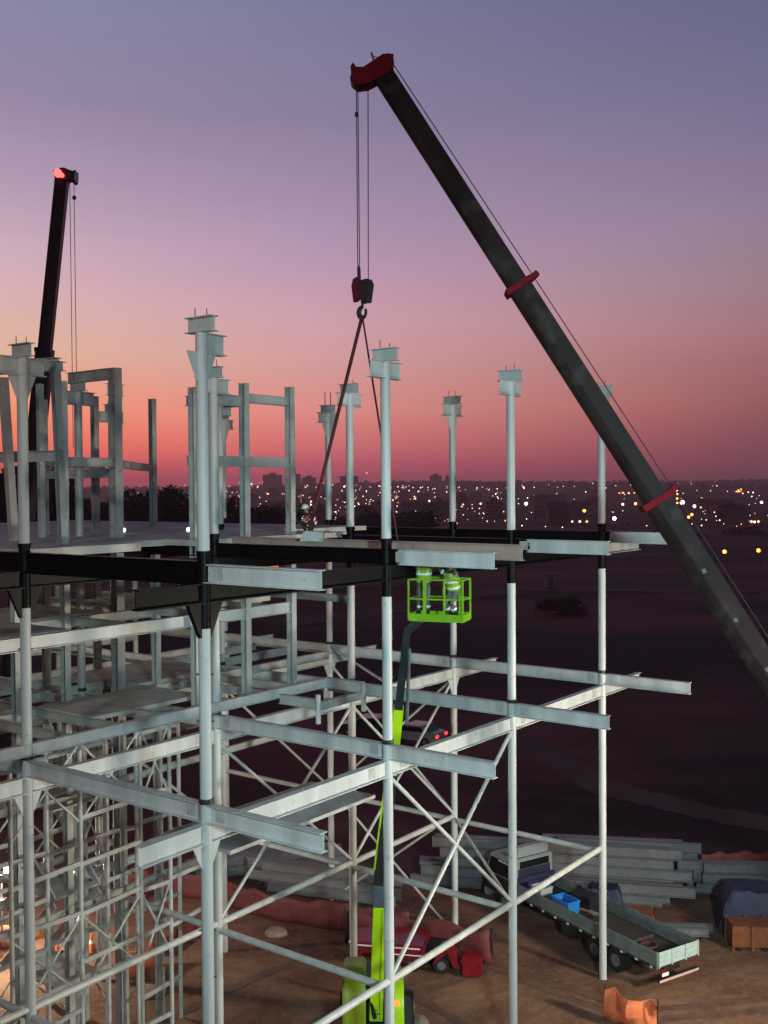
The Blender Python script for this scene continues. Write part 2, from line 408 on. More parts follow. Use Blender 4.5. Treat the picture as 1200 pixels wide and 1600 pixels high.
column(0, 1, hau=True); column(1, 0, lab='brightly lit column at the middle of the frame'); column(2, 0); column(3, 0)
column(1, 1); column(2, 1); column(3, 1, hau=True); column(3, 2, hau=True)
o = column(2, 2); column(3, 3, hau=True)
column(1, 2, black=False, mt='white2'); column(2, 3, black=False, mt='white2'); column(2, 4, black=False, stubs=False, top=-1.6, mt='white2')
for b, a in ((3, 4), (3, 5), (1, 3), (0, 2)): column(b, a, stubs=False, top=-1.6, black=False, mt='white2')
# long rods standing out of one column head
c = g(3, 2); MB().tube((c.x-.12, c.y, 3.7), (c.x-.12, c.y, 4.25), .02, 6).tube((c.x+.12, c.y, 3.7), (c.x+.12, c.y, 4.25), .02, 6).build('anchor_rod', 'rod', frame)

rj = random.Random(5)
def beam(p, q, z, m='white', h=.40, w=.22, black=None, name='beam', inset=.02, lab=None):
    p = V((p.x, p.y, z)); q = V((q.x, q.y, z)); d = (q-p).normalized()
    o = MB().ibeam(p+d*inset, q-d*inset, h, w).build(name, m, frame)
    if black:
        a, b2, j0, j1 = black; Ln = (q-p).length
        MB().ibeam(p+d*(a*Ln if a > 0 else inset-.004), p+d*(b2*Ln if b2 < 1 else Ln-inset+.004), h, w, grow=.005, jag=j1, jag0=j0, rnd=rj).build('black_coating', 'black', o)
    if lab: o['label'] = lab
    return o
def splice(p, d, z, par):
    # bolted splice plates on a web
    s = V((d.y, -d.x, 0))
    m = MB()
    for k in (1, -1):
        q = V((p.x, p.y, z))+s*(k*.013); m.bar(q-d*.14, q+d*.14, .012, .27)
        for i in range(2):
            for j in range(3):
                e = q+d*(-.07+.14*i)+V((0, 0, -.09+.09*j)); m.tube(e, e+s*k*.028, .016, 6)
    m.build('splice_plate', 'white2', par)
CA = 3.3/PA; CB = 3.3/PB
for lev, (za, zb) in enumerate(((Z1A, Z1B), (Z2A, Z2B))):
    for b in range(4):
        amax = {0: 2, 1: 3, 2: 4, 3: 5}[b]
        for a in range(amax):
            bl = None
            if lev and a < (2 if b != 0 else 3): bl = (0, 1, 0, 0)
            far = a >= 2
            o = beam(g(b, a), g(b, a+1), za, 'white2' if far else 'white', .4 if not (lev and b == 0) else .5, black=bl)
            if not lev and a < 2: splice(g(b, a)+AV*.45, AV, za, o); splice(g(b, a+1)-AV*.45, AV, za, o)
        bl = None
        if lev: bl = (0, {0: .05, 1: .16, 2: .22, 3: .16}[b], 0, .18)
        o = beam(g(b, 0), g(b, -CA), za, black=bl)
        splice(g(b, 0)-AV*.45, AV, za, o)
    for a in range(5):
        for b in range(3):
            if a == 4 and b < 2 or a == 3 and b < 1 or a == 2 and b < 0: continue
            bl = (0, 1, 0, 0) if lev and a < 3 else None
            o = beam(g(b, a), g(b+1, a), zb, 'white2' if a > 1 else 'white', .42, black=bl)
            if not lev and a < 2: splice(g(b, a)+BV*.7, BV, zb, o); splice(g(b+1, a)-BV*.7, BV, zb, o)
        if a < 4: beam(g(3, a), g(3+CB, a), zb, black=(0, .12, 0, .12) if lev and a < 2 else None)
    beam(g(0, 0), g(-1.88/PB, 0), zb, h=.42, black=(0, 1, 0, 0) if lev else None)
    beam(g(0, 1), g(-.9, 1), zb, h=.42, black=(0, 1, 0, 0) if lev else None)
# lower tie level
def tie(b0, a0, b1, a1, z=ZBR, r=.085, m='tube'):
    MB().tube(g(b0, a0, z), g(b1, a1, z), r, 12).build('tie_tube', m, frame, smooth=True)
for b in range(3):
    for a in range(3): tie(b, a, b+1, a, ZBR-.02*(a+b), .10 if a < 2 else .085)
for b in range(4):
    for a in range(2 if b < 3 else 3): tie(b, a, b, a+1, ZBR-.22, .10)
tie(-.9, 1, 0, 1); tie(-.6, 0, 0, 0)
def brace(p, q, r=.052): MB().tube(p, q, r, 8).build('brace', 'tube', frame, smooth=True)
ZT, ZM, ZF = Z1B-.2, ZBR, GZ
brace(g(1, 0, ZT), g(2, 0, ZM), .06); brace(g(2, 0, ZT), g(1, 0, ZM), .06)
brace(g(1, 1, ZT), g(2, 1, ZM)); brace(g(2, 1, ZT), g(1, 1, ZM))
brace(g(2, 1, ZT), g(3, 1, ZM)); brace(g(3, 1, ZT), g(2, 1, ZM))
brace(g(3, 1, ZM), g(3, 2, ZF)); brace(g(3, 2, ZM), g(3, 1, ZF))
brace(g(3, 2, ZT), g(3, 1, ZM)); brace(g(3, 1, ZT), g(3, 2, ZM))
brace(g(3, 1, ZM-.1), g(2, 0, ZM-.1)); brace(g(2, 2, ZT), g(3, 2, ZM))
brace(g(2, 2, ZM), g(1, 2, ZT)); brace(g(0, 1, ZM), g(0, 2, ZF)); brace(g(0, 1, ZF), g(0, 2, ZM))
brace(g(3, 2, Z1A+.1), g(2.6, 1.2, ZT))
# --- secondary posts and beams over the lower left bays
def post(b, a, z0, z1, w=.2, m='white2'):
    c = g(b, a); return MB().tube((c.x, c.y, z0), (c.x, c.y, z1), w/2, 16).build('post', m, frame, smooth=True)
def hpost(b, a, z0, z1, w=.21, m='white2'):
    c = g(b, a); mb = MB()
    for k in (1, -1): mb.bar(V((c.x, c.y, z0))+AV*k*w/2, V((c.x, c.y, z1))+AV*k*w/2, .02, w, up=BV)
    mb.bar(V((c.x, c.y, z0)), V((c.x, c.y, z1)), .016, w-.02, up=AV)
    return mb.build('post', m, frame)
def sbeam(b0, a0, b1, a1, z, h=.3, w=.16, m='white2', z1=None):
    p = g(b0, a0, z); q = g(b1, a1, z if z1 is None else z1)
    return MB().ibeam(p, q, h, w, .012, .016).build('beam', m, frame)
for b, zt in ((1, 3.15), (1.333, 3.44), (1.667, 3.48)):
    hpost(b, 1.13, -6.7, zt, .23)
sbeam(1, 1.13, 1.333, 1.13, 2.85, .34); sbeam(1.333, 1.13, 1.667, 1.13, 2.97, .30); sbeam(1.333, 1.13, 1.333, 1.27, 2.85, .30)
sbeam(1, 1.13, 1.667, 1.13, .94, .33); sbeam(1, 1.13, 1, 1.18, .94, .3); sbeam(1, 1.13, 1, 1.18, 2.75, .3); sbeam(1.333, 1.13, 1.333, 1.27, .94, .28)
MB().box(-.25, .25, -.25, .25, 0, .08).build('base_plate', 'ring', frame).location = g(1.333, 1.13, -1.42)-g(0, 0, GZ)
sbeam(-.8, 1.13, 1.667, 1.13, -3.9, .36, .2, 'white')
sbeam(-.8, 1.0, 1.75, .97, -6.42, .30, .2, 'white'); sbeam(1.75, .97, 1.75, .72, -6.42, .34, .2, 'white'); sbeam(1.4, .97, 1.4, .74, -6.6, .3); sbeam(1.4, .74, 1.75, .74, -6.7, .25)
for b, a in ((1.75, .97), (1.75, .72), (1.4, .72)): post(b, a, -7.2, -6.3, .16, 'white')
for b in (.25, .5, .75, 1.15, 1.4, 1.6): sbeam(b, 1.02, b, 2.2, -6.55, .26, .16)
for b in (.3, .7, 1.2, 1.6, 2.2): sbeam(b, 1.15, b, 2.6, -3.95, .26, .16)
for a in (1.67, 2.0, 2.3): sbeam(-.5, a, 2.0, a, -4.0, .3); sbeam(-.5, a, 2.6, a, -6.6, .3); sbeam(-.5, a, 2.3, a, -9.3, .22, .14); sbeam(-.5, a, 1.5, a, -12.9, .22, .14)
# upper left portal posts
for b, a, zt in ((.4, 1.67, -1.7), (.667, 1.67, 3.4), (1.22, 1.67, -2), (1, 2.3, 3.2), (1.333, 2.3, 3.46)): hpost(b, a, GZ-.2, zt, .21)
hpost(2.02, 2.62, -6.6, 3.78, .22); hpost(1.0, 1.70, GZ-.2, 4.0, .30)
sbeam(1, 2.08, 1, 1.70, 3.83, .36, .22); sbeam(.667, 1.67, 1.0, 1.70, .95, .28); sbeam(1.0, 1.75, 2.0, 2.6, .95, .28); sbeam(1, 2.3, 1.4, 2.3, .98, .26); sbeam(1, 2.3, 1, 1.7, .62, .3)
o = MB().ibeam(g(1, 1.70, 3.3)-BV*.3, g(1, 1.70, 3.3)+BV*.3, .38, .22).build('stub_beam', 'white2', frame)
# leaning trestle by the left column
def lean(p, q, w=.22): MB().bar(p, q, w, w*.8, up=AV).build('leaning_post', 'white2', frame)
D = 28.6
lean(at_d(86, 566, D), at_d(99, 850, D)); lean(at_d(5, 590, D), at_d(22, 845, D)); lean(at_d(62, 600, D+6), at_d(66, 845, D+6), .2)
MB().ibeam(at_d(-60, 579, D+2), at_d(92, 569, D), .36, .22).build('beam', 'white2', frame); MB().ibeam(at_d(-60, 716, D+1.6), at_d(104, 712, D-.2), .30, .2).build('beam', 'white2', frame)
MB().ibeam(at_d(84, 571, D-.25), at_d(98, 573, D+.6), .26, .2).build('stub_beam', 'white2', frame)
MB().ibeam(at_d(60, 722, D+8), at_d(130, 726, D+7), .26, .2).build('beam', 'white2', frame)
# --- deck slabs
def slab(b0, b1, a0, a1, z0, z1, name='deck_slab', m='slab'):
    p = [g(b0, a0), g(b1, a0), g(b1, a1), g(b0, a1)]
    return MB().hexa([V((q.x, q.y, z0)) for q in p]+[V((q.x, q.y, z1)) for q in p]).build(name, m, frame)
slab(.05, .62, 1.06, 4.2, -1.66, -1.44); slab(.62, 2.12, 1.3, 4.2, -1.66, -1.47); slab(2.12, 2.9, 1.6, 4.6, -1.64, -1.46); slab(.95, 2.05, 1.06, 1.296, -1.63, -1.45)
slab(.5, 1.1, 1.25, 1.66, -6.5, -6.38); slab(1.15, 1.75, 1.72, 2.28, -6.5, -6.38); slab(-.4, .45, 1.7, 2.5, -6.52, -6.38)
slab(.2, .95, 1.75, 2.28, -4.1, -3.84); slab(-.5, .35, 1.2, 1.64, -4.05, -3.74); slab(1.25, 1.9, 1.5, 2.2, -3.95, -3.74); slab(.4, 1.3, .3, .68, -8.9, -8.8)
# parapet boards and loose packs standing on the deck
def pack(name, c, l, w, h, ang, m, label, cat, grp=None):
    o = MB().box(-l/2, l/2, -w/2, w/2, 0, h).build(name, m, bevel=.012); o.location = c; o.rotation_euler = (0, 0, ang); WL[o.name] = V(c)
    return tag(o, label, cat, grp)

# lattice tower (scaffold like stair tower) in the lower left
tower = thing('lattice_tower', g(.7, 1.5, GZ), 'pale lattice stair tower of slender posts and rungs inside the lower left bays', 'lattice tower')
def tpost(b, a, z1=-7.4, r=.065): MB().tube(g(b, a, GZ), g(b, a, z1), r, 10).build('post', 'tube', tower, smooth=True)
TB = [.15, .5, .84, 1.02, 1.3]; TA = [1.35, 1.6, 1.85, 2.1]
for b in TB:
    for a in TA:
        if (b in (.15, .5, .84, 1.02, 1.3)) and not (b == 1.3 and a > 1.7): tpost(b, a)
for i in range(7):
    z = -16.4+i*1.42
    for a in TA[:3]:
        for b0, b1 in zip(TB, TB[1:]):
            if b1 == 1.3 and a > 1.7: continue
            if R.random() < .38: continue
            MB().bar(g(b0, a, z+R.uniform(-.1, .1)), g(b1, a, z+R.uniform(-.1, .1)), .07, .13).build('rung', 'white2', tower)
for i in range(4):
    z = -17+i*2.5
    for a in ((1.35,) if i % 2 else (1.85,)):
        for b0, b1 in ((.15, .5), (.5, .84), (.84, 1.02)):
            MB().tube(g(b0, a, z), g(b1, a, z+2.3), .035, 6).build('cross_brace', 'tube', tower); MB().tube(g(b1, a, z), g(b0, a, z+2.3), .035, 6).build('cross_brace', 'tube', tower)
for i in range(3):
    z = -15+i*2.7
    p = [g(.55, 1.62), g(.8, 1.62), g(.8, 2.05), g(.55, 2.05)]
    MB().hexa([V((q.x, q.y, z)) for q in p]+[V((q.x, q.y, z+.05)) for q in p]).build('landing', 'slab', tower)
    a0, a1 = (1.62, 2.05) if i % 2 else (2.05, 1.62)
    MB().bar(g(.55, a0, z), g(.55, a1, z+2.6), .05, .25).bar(g(.8, a0, z), g(.8, a1, z+2.6), .05, .25).build('stair_flight', 'white2', tower)

# the I-beam hanging in the slings
def G15(t, z): return V((.65+.8*t, 28.4-.6*t, z))
hb = MB().ibeam(G15(-6.6, -1.585), G15(3.5, -1.585), .40, .24).build('steel_beam', 'primer')
tag(hb, 'long pinkish brown primed beam held level in two lifting slings', 'beam', None, 'thing')

# ------------------------------------------------------------------ lifting gear
M['hookred'] = mat('dark_hook_red', (.11, .016, .028), .5, .4, 4)
HOOK = at_d(566, 488, 29.4)
def hook_block():
    c = at_d(566, 455, 29.4)
    o = thing('hook_block', HOOK, 'dark crane hook block with red striped cheek plate hanging on wire ropes in the sky', 'hook block')
    s = 29.4/1649
    ux = (CR*.8-V((0, .6, 0))).normalized(); nx = V((ux.y, -ux.x, 0)).normalized()
    def cheek(off, th, m, name='cheek_plate', sh=0):
        pts = [(-13, 8), (-10, 18), (-3, 21), (4, 18), (8, 8), (5, -14), (-1, -18), (-9, -18)]
        P = [c+ux*(x*s*.95)+V((0, 0, y*s))+nx*off for x, y in pts]
        MB().prism(P, nx*th).build(name, m, o)
    cheek(.16, .05, 'hookred'); cheek(-.21, .05, 'hookred'); 
    MB().tube(c+nx*-.16+V((0, 0, .05)), c+nx*.16+V((0, 0, .05)), .17, 16).tube(c+nx*-.2+V((0, 0, .05)), c+nx*.26+V((0, 0, .05)), .05, 10).build('sheave', 'liftdark', o, smooth=True)
    P = [c+ux*(x*s*.95)+V((0, 0, y*s))+nx*.212 for x, y in [(-12, 8), (-5, 8), (5, -13), (-3, -14)]]
    MB().prism(P, nx*.012).build('warning_stripe', 'redtruck', o)
    P = [c+ux*(x*s)+V((0, 0, y*s)) for x, y in [(2, 16), (14, 17), (18, 9), (13, -19), (2, -18)]]
    MB().prism([p-nx*.12 for p in P], nx*.24).build('side_weight', 'ring', o)
    MB().tube(c+ux*(-6*s)+V((0, 0, 20*s)), c+ux*(-6.5*s)+V((0, 0, 36*s)), .05, 8).tube(c+ux*(-6.5*s)+V((0, 0, 36*s)), c+ux*(-8*s)+V((0, 0, 41*s)), .02, 6).build('rope_socket', 'ring', o)
    pts = [c+V((0, 0, -17*s)), c+V((0, 0, -24*s))]
    h0 = c+V((0, 0, -33*s))
    for i in range(13):
        t = math.radians(95+i*24); pts.append(h0+ux*(math.cos(t)*7*s)+V((0, 0, math.sin(t)*8.5*s)))
    m = MB()
    for i, (a, b) in enumerate(zip(pts, pts[1:])):
        r = .04+.03*math.sin(math.pi*min(1, i/11)); m.tube(a, b, r, 8); m.ball(b, r, 8, 6)
    m.build('hook', 'ring', o, smooth=True)
hook_block()
hk = at_d(566, 493, 29.4)
def sling(q, label):
    m = MB(); d = (q-hk)
    m.bar(hk, q, .10, .05)
    w = V((q.x, q.y, 0)); 
    tag(m.build('lifting_sling', 'sling'), label, 'sling', 'slings holding the brown beam')
sling(G15(-3.6, -1.38), 'longer red brown sling slanting left from the hook down to the brown beam')
sling(G15(-.35, -1.38), 'shorter red brown sling slanting right from the hook behind the bright column')

# ------------------------------------------------------------------ crane 1
def crane():
    base = at_d(1575, 1640, 27.6); tip = at_d(598, 118, 29.4)
    o = thing('mobile_crane', (base.x+1.5, base.y, GZ), 'large mobile crane with long dark red headed boom crossing the sky at right', 'crane')
    dv = (tip-base); Ln = dv.length; d = dv.normalized(); side = V((0, 1, 0)); up = d.cross(side).normalized(); side = up.cross(d).normalized()
    if up.z < 0: up = -up
    def sec(f0, f1, h, w, m, name):
        p, q = base+dv*f0, base+dv*f1
        prof = [(-.5, .5), (.5, .5), (.5, -.12), (.36, -.36), (.14, -.5), (-.14, -.5), (-.36, -.36), (-.5, -.12)]
        A = [p+side*x*w+up*y*h for x, y in prof]; B = [q+side*x*w+up*y*h for x, y in prof]
        n = 8; return MB().add(A+B, [(i, (i+1) % n, n+(i+1) % n, n+i) for i in range(n)]+[tuple(range(n))[::-1], tuple(range(n, 2*n))]).build(name, m, o, bevel=.015)
    def fr(px, py):
        r = at_d(px, py, 28.7); return (r-base).dot(d)/Ln
    f1, f2 = fr(1018, 786), fr(806, 448)
    sec(0, f1, .72, .60, 'boom', 'boom_section'); sec(f1-.01, f2, .64, .52, 'boom', 'boom_section'); sec(f2-.01, 1.0, .57, .46, 'boom', 'boom_section')
    for f, h in ((f1, .86), (f2, .76)):
        p = base+dv*f; m = MB()
        m.bar(p-d*.09, p+d*.09, h*.84, h*1.04, up=up)
        m.bar(p+up*h*.5, p+up*(h*.5+.26)+d*.05, .3, .16, up=d)
        m.build('boom_collar', 'red', o, bevel=.01)
    # ribs and fittings on the lower section
    m = MB()
    for i in range(9):
        p = base+dv*(f1*(.15+.09*i)); m.bar(p-side*.345-d*.06, p-side*.345+d*.06, .03, .10, up=up)
    m.build('boom_fitting', 'liftgrey', o)
    # head
    s = 29.4/1649
    def P(px, py, k): return at_d(px, py, 29.4)+V((0, k, 0))
    hd = [(615, 97), (609, 90), (598, 91), (568, 111), (557, 111), (552, 104), (548, 110), (550, 131), (558, 138), (575, 136), (592, 127), (604, 121), (613, 112)]
    m = MB()
    for k in (-.30, .24): m.prism([P(x, y, k) for x, y in hd], (0, .06, 0))
    inner = [(607, 96), (598, 97), (572, 114), (556, 118), (556, 128), (575, 130), (600, 116)]
    m.prism([P(x, y, -.22) for x, y in inner], (0, .44, 0))
    h = m.build('boom_head', 'red', o)
    for x, y, r in ((558, 126, .19), (575, 124, .17), (606, 101, .17)): MB().tube(P(x, y, -.2), P(x, y, .2), r, 16).build('sheave', 'ring', h, smooth=True)
    MB().tube(P(598, 92, 0), P(584, 88, 0), .012, 6).tube(P(584, 94, 0), P(580, 82, 0), .03, 6).build('wind_gauge', 'rod', h)
    MB().tube(P(611, 92, 0), P(613, 85, 0), .05, 6).tube(P(553, 106, 0), P(552, 100, 0), .03, 6).build('head_pin', 'red', h)
    # ropes
    rop = [(P(557, 136, -.1), at_d(559, 420, 29.3)), (P(559, 136, .1), at_d(562, 432, 29.5)), (P(575, 136, 0), at_d(575.5, 436, 29.5))]
    for a, b in rop: MB().tube(a, b, .014, 6).build('hoist_rope', 'rope', o)
    MB().tube(P(557, 178, -.1), P(557, 184, -.1), .045, 8).build('rope_switch', 'rope', o)
    up3 = up*.62
    MB().path([P(613, 98, 0), base+dv*f2+up*.50, base+dv*f1+up*.56, base+dv*.05+up*.56], .014, 6).build('hoist_rope', 'rope', o)
    # carrier, outside the picture
    b0 = V((base.x, base.y, GZ))
    MB().box(b0.x-1.3, b0.x+2.6, b0.y-1.1, b0.y+1.1, GZ+1.45, GZ+2.7).box(b0.x+2.6, b0.x+4.4, b0.y-1.2, b0.y+1.2, GZ+1.5, GZ+3.1).build('turntable', 'red', o, bevel=.06)
    MB().box(b0.x-5, b0.x+6, b0.y-1.25, b0.y+1.25, GZ+.75, GZ+1.42).build('carrier', 'chassis', o, bevel=.04)
    MB().box(b0.x-1.9, b0.x-.2, b0.y-2.0, b0.y-1.14, GZ+1.5, GZ+3.0).build('cab', 'red', o, bevel=.05)
    for x in (-4, -2.4, 2.4, 4):
        for k in (-1.15, 1.15): MB().tube((b0.x+x, b0.y+k-.2, GZ+.65), (b0.x+x, b0.y+k+.2, GZ+.65), .65, 20).build('wheel', 'rubber', o, smooth=True)
    MB().tube(base+V((.6, 0, -1.0)), base+dv*.16-up*.5, .16, 12).build('lift_cylinder', 'liftgrey', o, smooth=True)
for k_ in ('boom', 'red', 'boomb'): M[k_].node_tree.nodes['Principled BSDF'].inputs['Specular IOR Level'].default_value = .12
M['black'].node_tree.nodes['Principled BSDF'].inputs['Specular IOR Level'].default_value = .13
crane()

def crane_far():
    tip = at_d(97, 276, 62); b = at_d(36, 880, 62); d = (tip-b).normalized(); b = b-d*((b.z-GZ-2.4)/d.z)
    o = thing('mobile_crane', (b.x, b.y, GZ), 'distant mobile crane with near upright dark boom and red lamp at tip', 'crane')
    dv = tip-b; side = V((0, 1, 0)); up = V((d.z, 0, -d.x)); side = d.cross(up).normalized()
    def sec(f0, f1, w, h):
        p, q = b+dv*f0, b+dv*f1; prof = [(-.5, .5), (.5, .5), (.5, -.3), (.2, -.5), (-.2, -.5), (-.5, -.3)]
        A = [p+up*x*w+side*y*h for x, y in prof]; B = [q+up*x*w+side*y*h for x, y in prof]
        MB().add(A+B, [(i, (i+1) % 6, 6+(i+1) % 6, 6+i) for i in range(6)]+[tuple(range(6))[::-1], tuple(range(6, 12))]).build('boom_section', 'boomb', o)
    def fr(px, py): return (at_d(px, py, 62)-b).dot(d)/dv.length
    f1, f2 = fr(67, 548), fr(50, 720)
    sec(0, f2, 1.06, .95); sec(f2, f1, .94, .85); sec(f1, 1, .72, .66)
    p = b+dv*f1; MB().bar(p-d*.12, p+d*.12, .98, .9, up=up).build('boom_collar', 'boomb', o)
    def P(px, py, k=0): return at_d(px, py, 62)+V((0, k, 0))
    m = MB().prism([P(x, y, -.4) for x, y in [(86, 269), (94, 270), (96, 265), (104, 265), (110, 268), (117, 270), (120, 268), (119, 285), (115, 287), (113, 282), (106, 283), (88, 280)]], (0, .8, 0))
    m.build('boom_head', 'liftdark', o)
    MB().ball(P(95, 275, -.55), .24, 10, 8).build('beacon', 'beacon', o, smooth=True)
    MB().ball(P(101, 278, -.5), .13, 8, 6).build('beacon', 'beacon', o, smooth=True)
    for x0, x1 in ((109, 114.5), (115.5, 121)): 
        MB().tube(P(x0, 283), P(x1, 700), .022, 6).build('hoist_rope', 'rope', o)
    MB().ball(P(116, 309), .13, 8, 6).build('rope_switch', 'rope', o)
    b0 = V((b.x, b.y, GZ)); MB().box(b0.x-3, b0.x+6, b0.y-1.3, b0.y+1.3, GZ+.7, GZ+2.6).build('carrier', 'redtruck', o, bevel=.08)
    for x in (-2, .5, 3, 5):
        for k in (-1.2, 1.2): MB().tube((b0.x+x, b0.y+k-.2, GZ+.6), (b0.x+x, b0.y+k+.2, GZ+.6), .6, 16).build('wheel', 'rubber', o)
crane_far()

# ------------------------------------------------------------------ people
def person(joints, loc, rz, label, clothes, group=None, parts=(), legmat=None):
    """one continuous skinned body; joints = dict name -> (pos, parent, radius)"""
    names = list(joints); me = bpy.data.meshes.new('person')
    idx = {n: i for i, n in enumerate(names)}
    me.from_pydata([joints[n][0] for n in names], [(idx[joints[n][1]], idx[n]) for n in names if joints[n][1]], [])
    o = bpy.data.objects.new('person', me); COL.objects.link(o); o.location = loc; o.rotation_euler = (0, 0, rz)
    sk = o.modifiers.new('skin', 'SKIN'); sk.use_smooth_shade = True
    layer = me.skin_vertices[0].data
    for n in names:
        r = joints[n][2]; layer[idx[n]].radius = (r, r) if not isinstance(r, tuple) else r
        layer[idx[n]].use_root = (joints[n][1] is None)
    o.modifiers.new('sub', 'SUBSURF').levels = 1; o.modifiers['sub'].render_levels = 1
    dg = bpy.context.evaluated_depsgraph_get(); dg.update()
    ev = o.evaluated_get(dg); nm = bpy.data.meshes.new_from_object(ev)
    o.modifiers.clear(); o.data = nm
    nm.materials.clear()
    for m in clothes: nm.materials.append(M[m])
    for p in nm.polygons:
        c = p.center; p.use_smooth = True
        p.material_index = parts(c, joints) if callable(parts) else 0
    tag(o, label, 'person', group); WL[o.name] = V((0, 0, 0)); return o
def hand(j, wrist, palm_dir, n):
    w = V(j[wrist][0]); d = V(palm_dir).normalized(); s = d.orthogonal().normalized()
    j[n+'palm'] = (tuple(w+d*.07), wrist, (.036, .020))
    for i, l in enumerate((.060, .075, .080, .072)):
        k = (i-1.5)*.021
        a = w+d*.105+s*k; b = a+d*l*.5+V((0, 0, -.012)); e = b+d*l*.4+V((0, 0, -.022))
        j[f'{n}f{i}a'] = (tuple(a), n+'palm', .010); j[f'{n}f{i}b'] = (tuple(b), f'{n}f{i}a', .0088); j[f'{n}f{i}c'] = (tuple(e), f'{n}f{i}b', .0078)
    a = w+d*.05-s*.045; b = a+d*.045-s*.02
    j[n+'ta'] = (tuple(a), n+'palm', .0115); j[n+'tb'] = (tuple(b), n+'ta', .0095)
def body(pel, chest, neck, head, Lh, Rh, Lk, Rk, La, Ra, Le, Re, Lw, Rw, face=(0, -1, 0)):
    j = {}
    pel, chest, neck, head = map(V, (pel, chest, neck, head)); f = V(face).normalized()
    j['pelvis'] = (tuple(pel), None, (.155, .115)); j['waist'] = (tuple(pel.lerp(chest, .45)), 'pelvis', (.14, .105)); j['chest'] = (tuple(chest), 'waist', (.165, .115))
    j['neckbase'] = (tuple(chest.lerp(neck, .62)), 'chest', (.10, .08)); j['neck'] = (tuple(neck), 'neckbase', .058)
    j['jaw'] = (tuple(neck.lerp(head, .5)+f*.02), 'neck', (.066, .072)); j['head'] = (tuple(head), 'jaw', (.078, .09)); j['crown'] = (tuple(head+(head-neck).normalized()*.09), 'head', (.06, .068))
    j['nose'] = (tuple(neck.lerp(head, .72)+f*.108), 'jaw', (.013, .018))
    for n, hip, kn, an in (('l', Lh, Lk, La), ('r', Rh, Rk, Ra)):
        hip, kn, an = V(hip), V(kn), V(an)
        j[n+'hip'] = (tuple(hip), 'pelvis', .098); j[n+'thigh'] = (tuple(hip.lerp(kn, .5)), n+'hip', .084); j[n+'knee'] = (tuple(kn), n+'thigh', .062)
        j[n+'calf'] = (tuple(kn.lerp(an, .35)), n+'knee', .058); j[n+'ankle'] = (tuple(an), n+'calf', .046)
        j[n+'toe'] = (tuple(an+f*.17+V((0, 0, -.055))), n+'ankle', (.045, .034))
    for n, el, wr, sgn in (('l', Le, Lw, 1), ('r', Re, Rw, -1)):
        el, wr = V(el), V(wr); up = j['neckbase'][0]; rt = f.cross(V((0, 0, 1))).normalized()*-sgn
        sh = V(chest).lerp(neck, .42)+rt*.185
        j[n+'sho'] = (tuple(sh), 'chest', .068); j[n+'elb'] = (tuple(el), n+'sho', .046); j[n+'wri'] = (tuple(wr), n+'elb', .030)
        hand(j, n+'wri', wr-el, n)
    return j
def region(c, j):
    # 0 trousers 1 shirt 2 skin 3 boots
    pz = j['pelvis'][0]; c = V(c)
    best = min(j, key=lambda n: (V(j[n][0])-c).length)
    if best[1:] in ('ankle', 'toe'): return 3
    if best in ('jaw', 'head', 'crown', 'nose', 'neck') or 'palm' in best or best[1:3] in ('f0', 'f1', 'f2', 'f3') or best[1:] in ('ta', 'tb', 'wri'): return 2
    if best[1:] in ('hip', 'thigh', 'knee', 'calf') or best == 'pelvis': return 0
    return 1
def ellring(mb, c, ax, rx, ry, h, f):
    ax = V(ax).normalized(); s = V(f).cross(ax).normalized(); t = ax.cross(s); n = 18
    A = [V(c)+s*rx*math.cos(2*math.pi*i/n)+t*ry*math.sin(2*math.pi*i/n) for i in range(n)]
    mb.add([a-ax*h/2 for a in A]+[a+ax*h/2 for a in A]+[a*1-ax*h/2-((a-V(c)).normalized()*.008) for a in A]+[a+ax*h/2-((a-V(c)).normalized()*.008) for a in A],
           [(i, (i+1) % n, n+(i+1) % n, n+i) for i in range(n)]+[(2*n+i, 2*n+(i+1) % n, 3*n+(i+1) % n, 3*n+i) for i in range(n)])
def vest_on(o, pel, chest, neck, f, vm='vest'):
    pel, chest, neck = V(pel), V(chest), V(neck); ax = (chest-pel).normalized(); n = 20; vs = []; fs = []
    s = V(f).cross(ax).normalized(); t = ax.cross(s)
    rings = [(pel+ax*.02, .205, .165), (pel.lerp(chest, .35), .20, .155), (pel.lerp(chest, .7), .212, .162), (chest, .222, .165), (chest.lerp(neck, .35), .21, .15), (chest.lerp(neck, .62), .15, .115)]
    for c, rx, ry in rings: vs += [c+s*rx*math.cos(2*math.pi*i/n)+t*ry*math.sin(2*math.pi*i/n) for i in range(n)]
    for k in range(len(rings)-1): fs += [(k*n+i, k*n+(i+1) % n, (k+1)*n+(i+1) % n, (k+1)*n+i) for i in range(n)]
    MB().add(vs, fs).build('vest', vm, o, world=False, smooth=True)
    m = MB(); ellring(m, pel.lerp(chest, .25), ax, .212, .166, .055, f); ellring(m, pel.lerp(chest, .72), ax, .222, .172, .055, f)
    for k in (-1, 1):
        for q in (-1, 1):
            a = pel.lerp(chest, .72)+s*k*.11+t*q*.150; b = chest.lerp(neck, .55)+s*k*.11+t*q*.105
            m.bar(a, b, .05, .012, up=t*q)
    m.build('reflective_tape', 'tape', o, world=False)
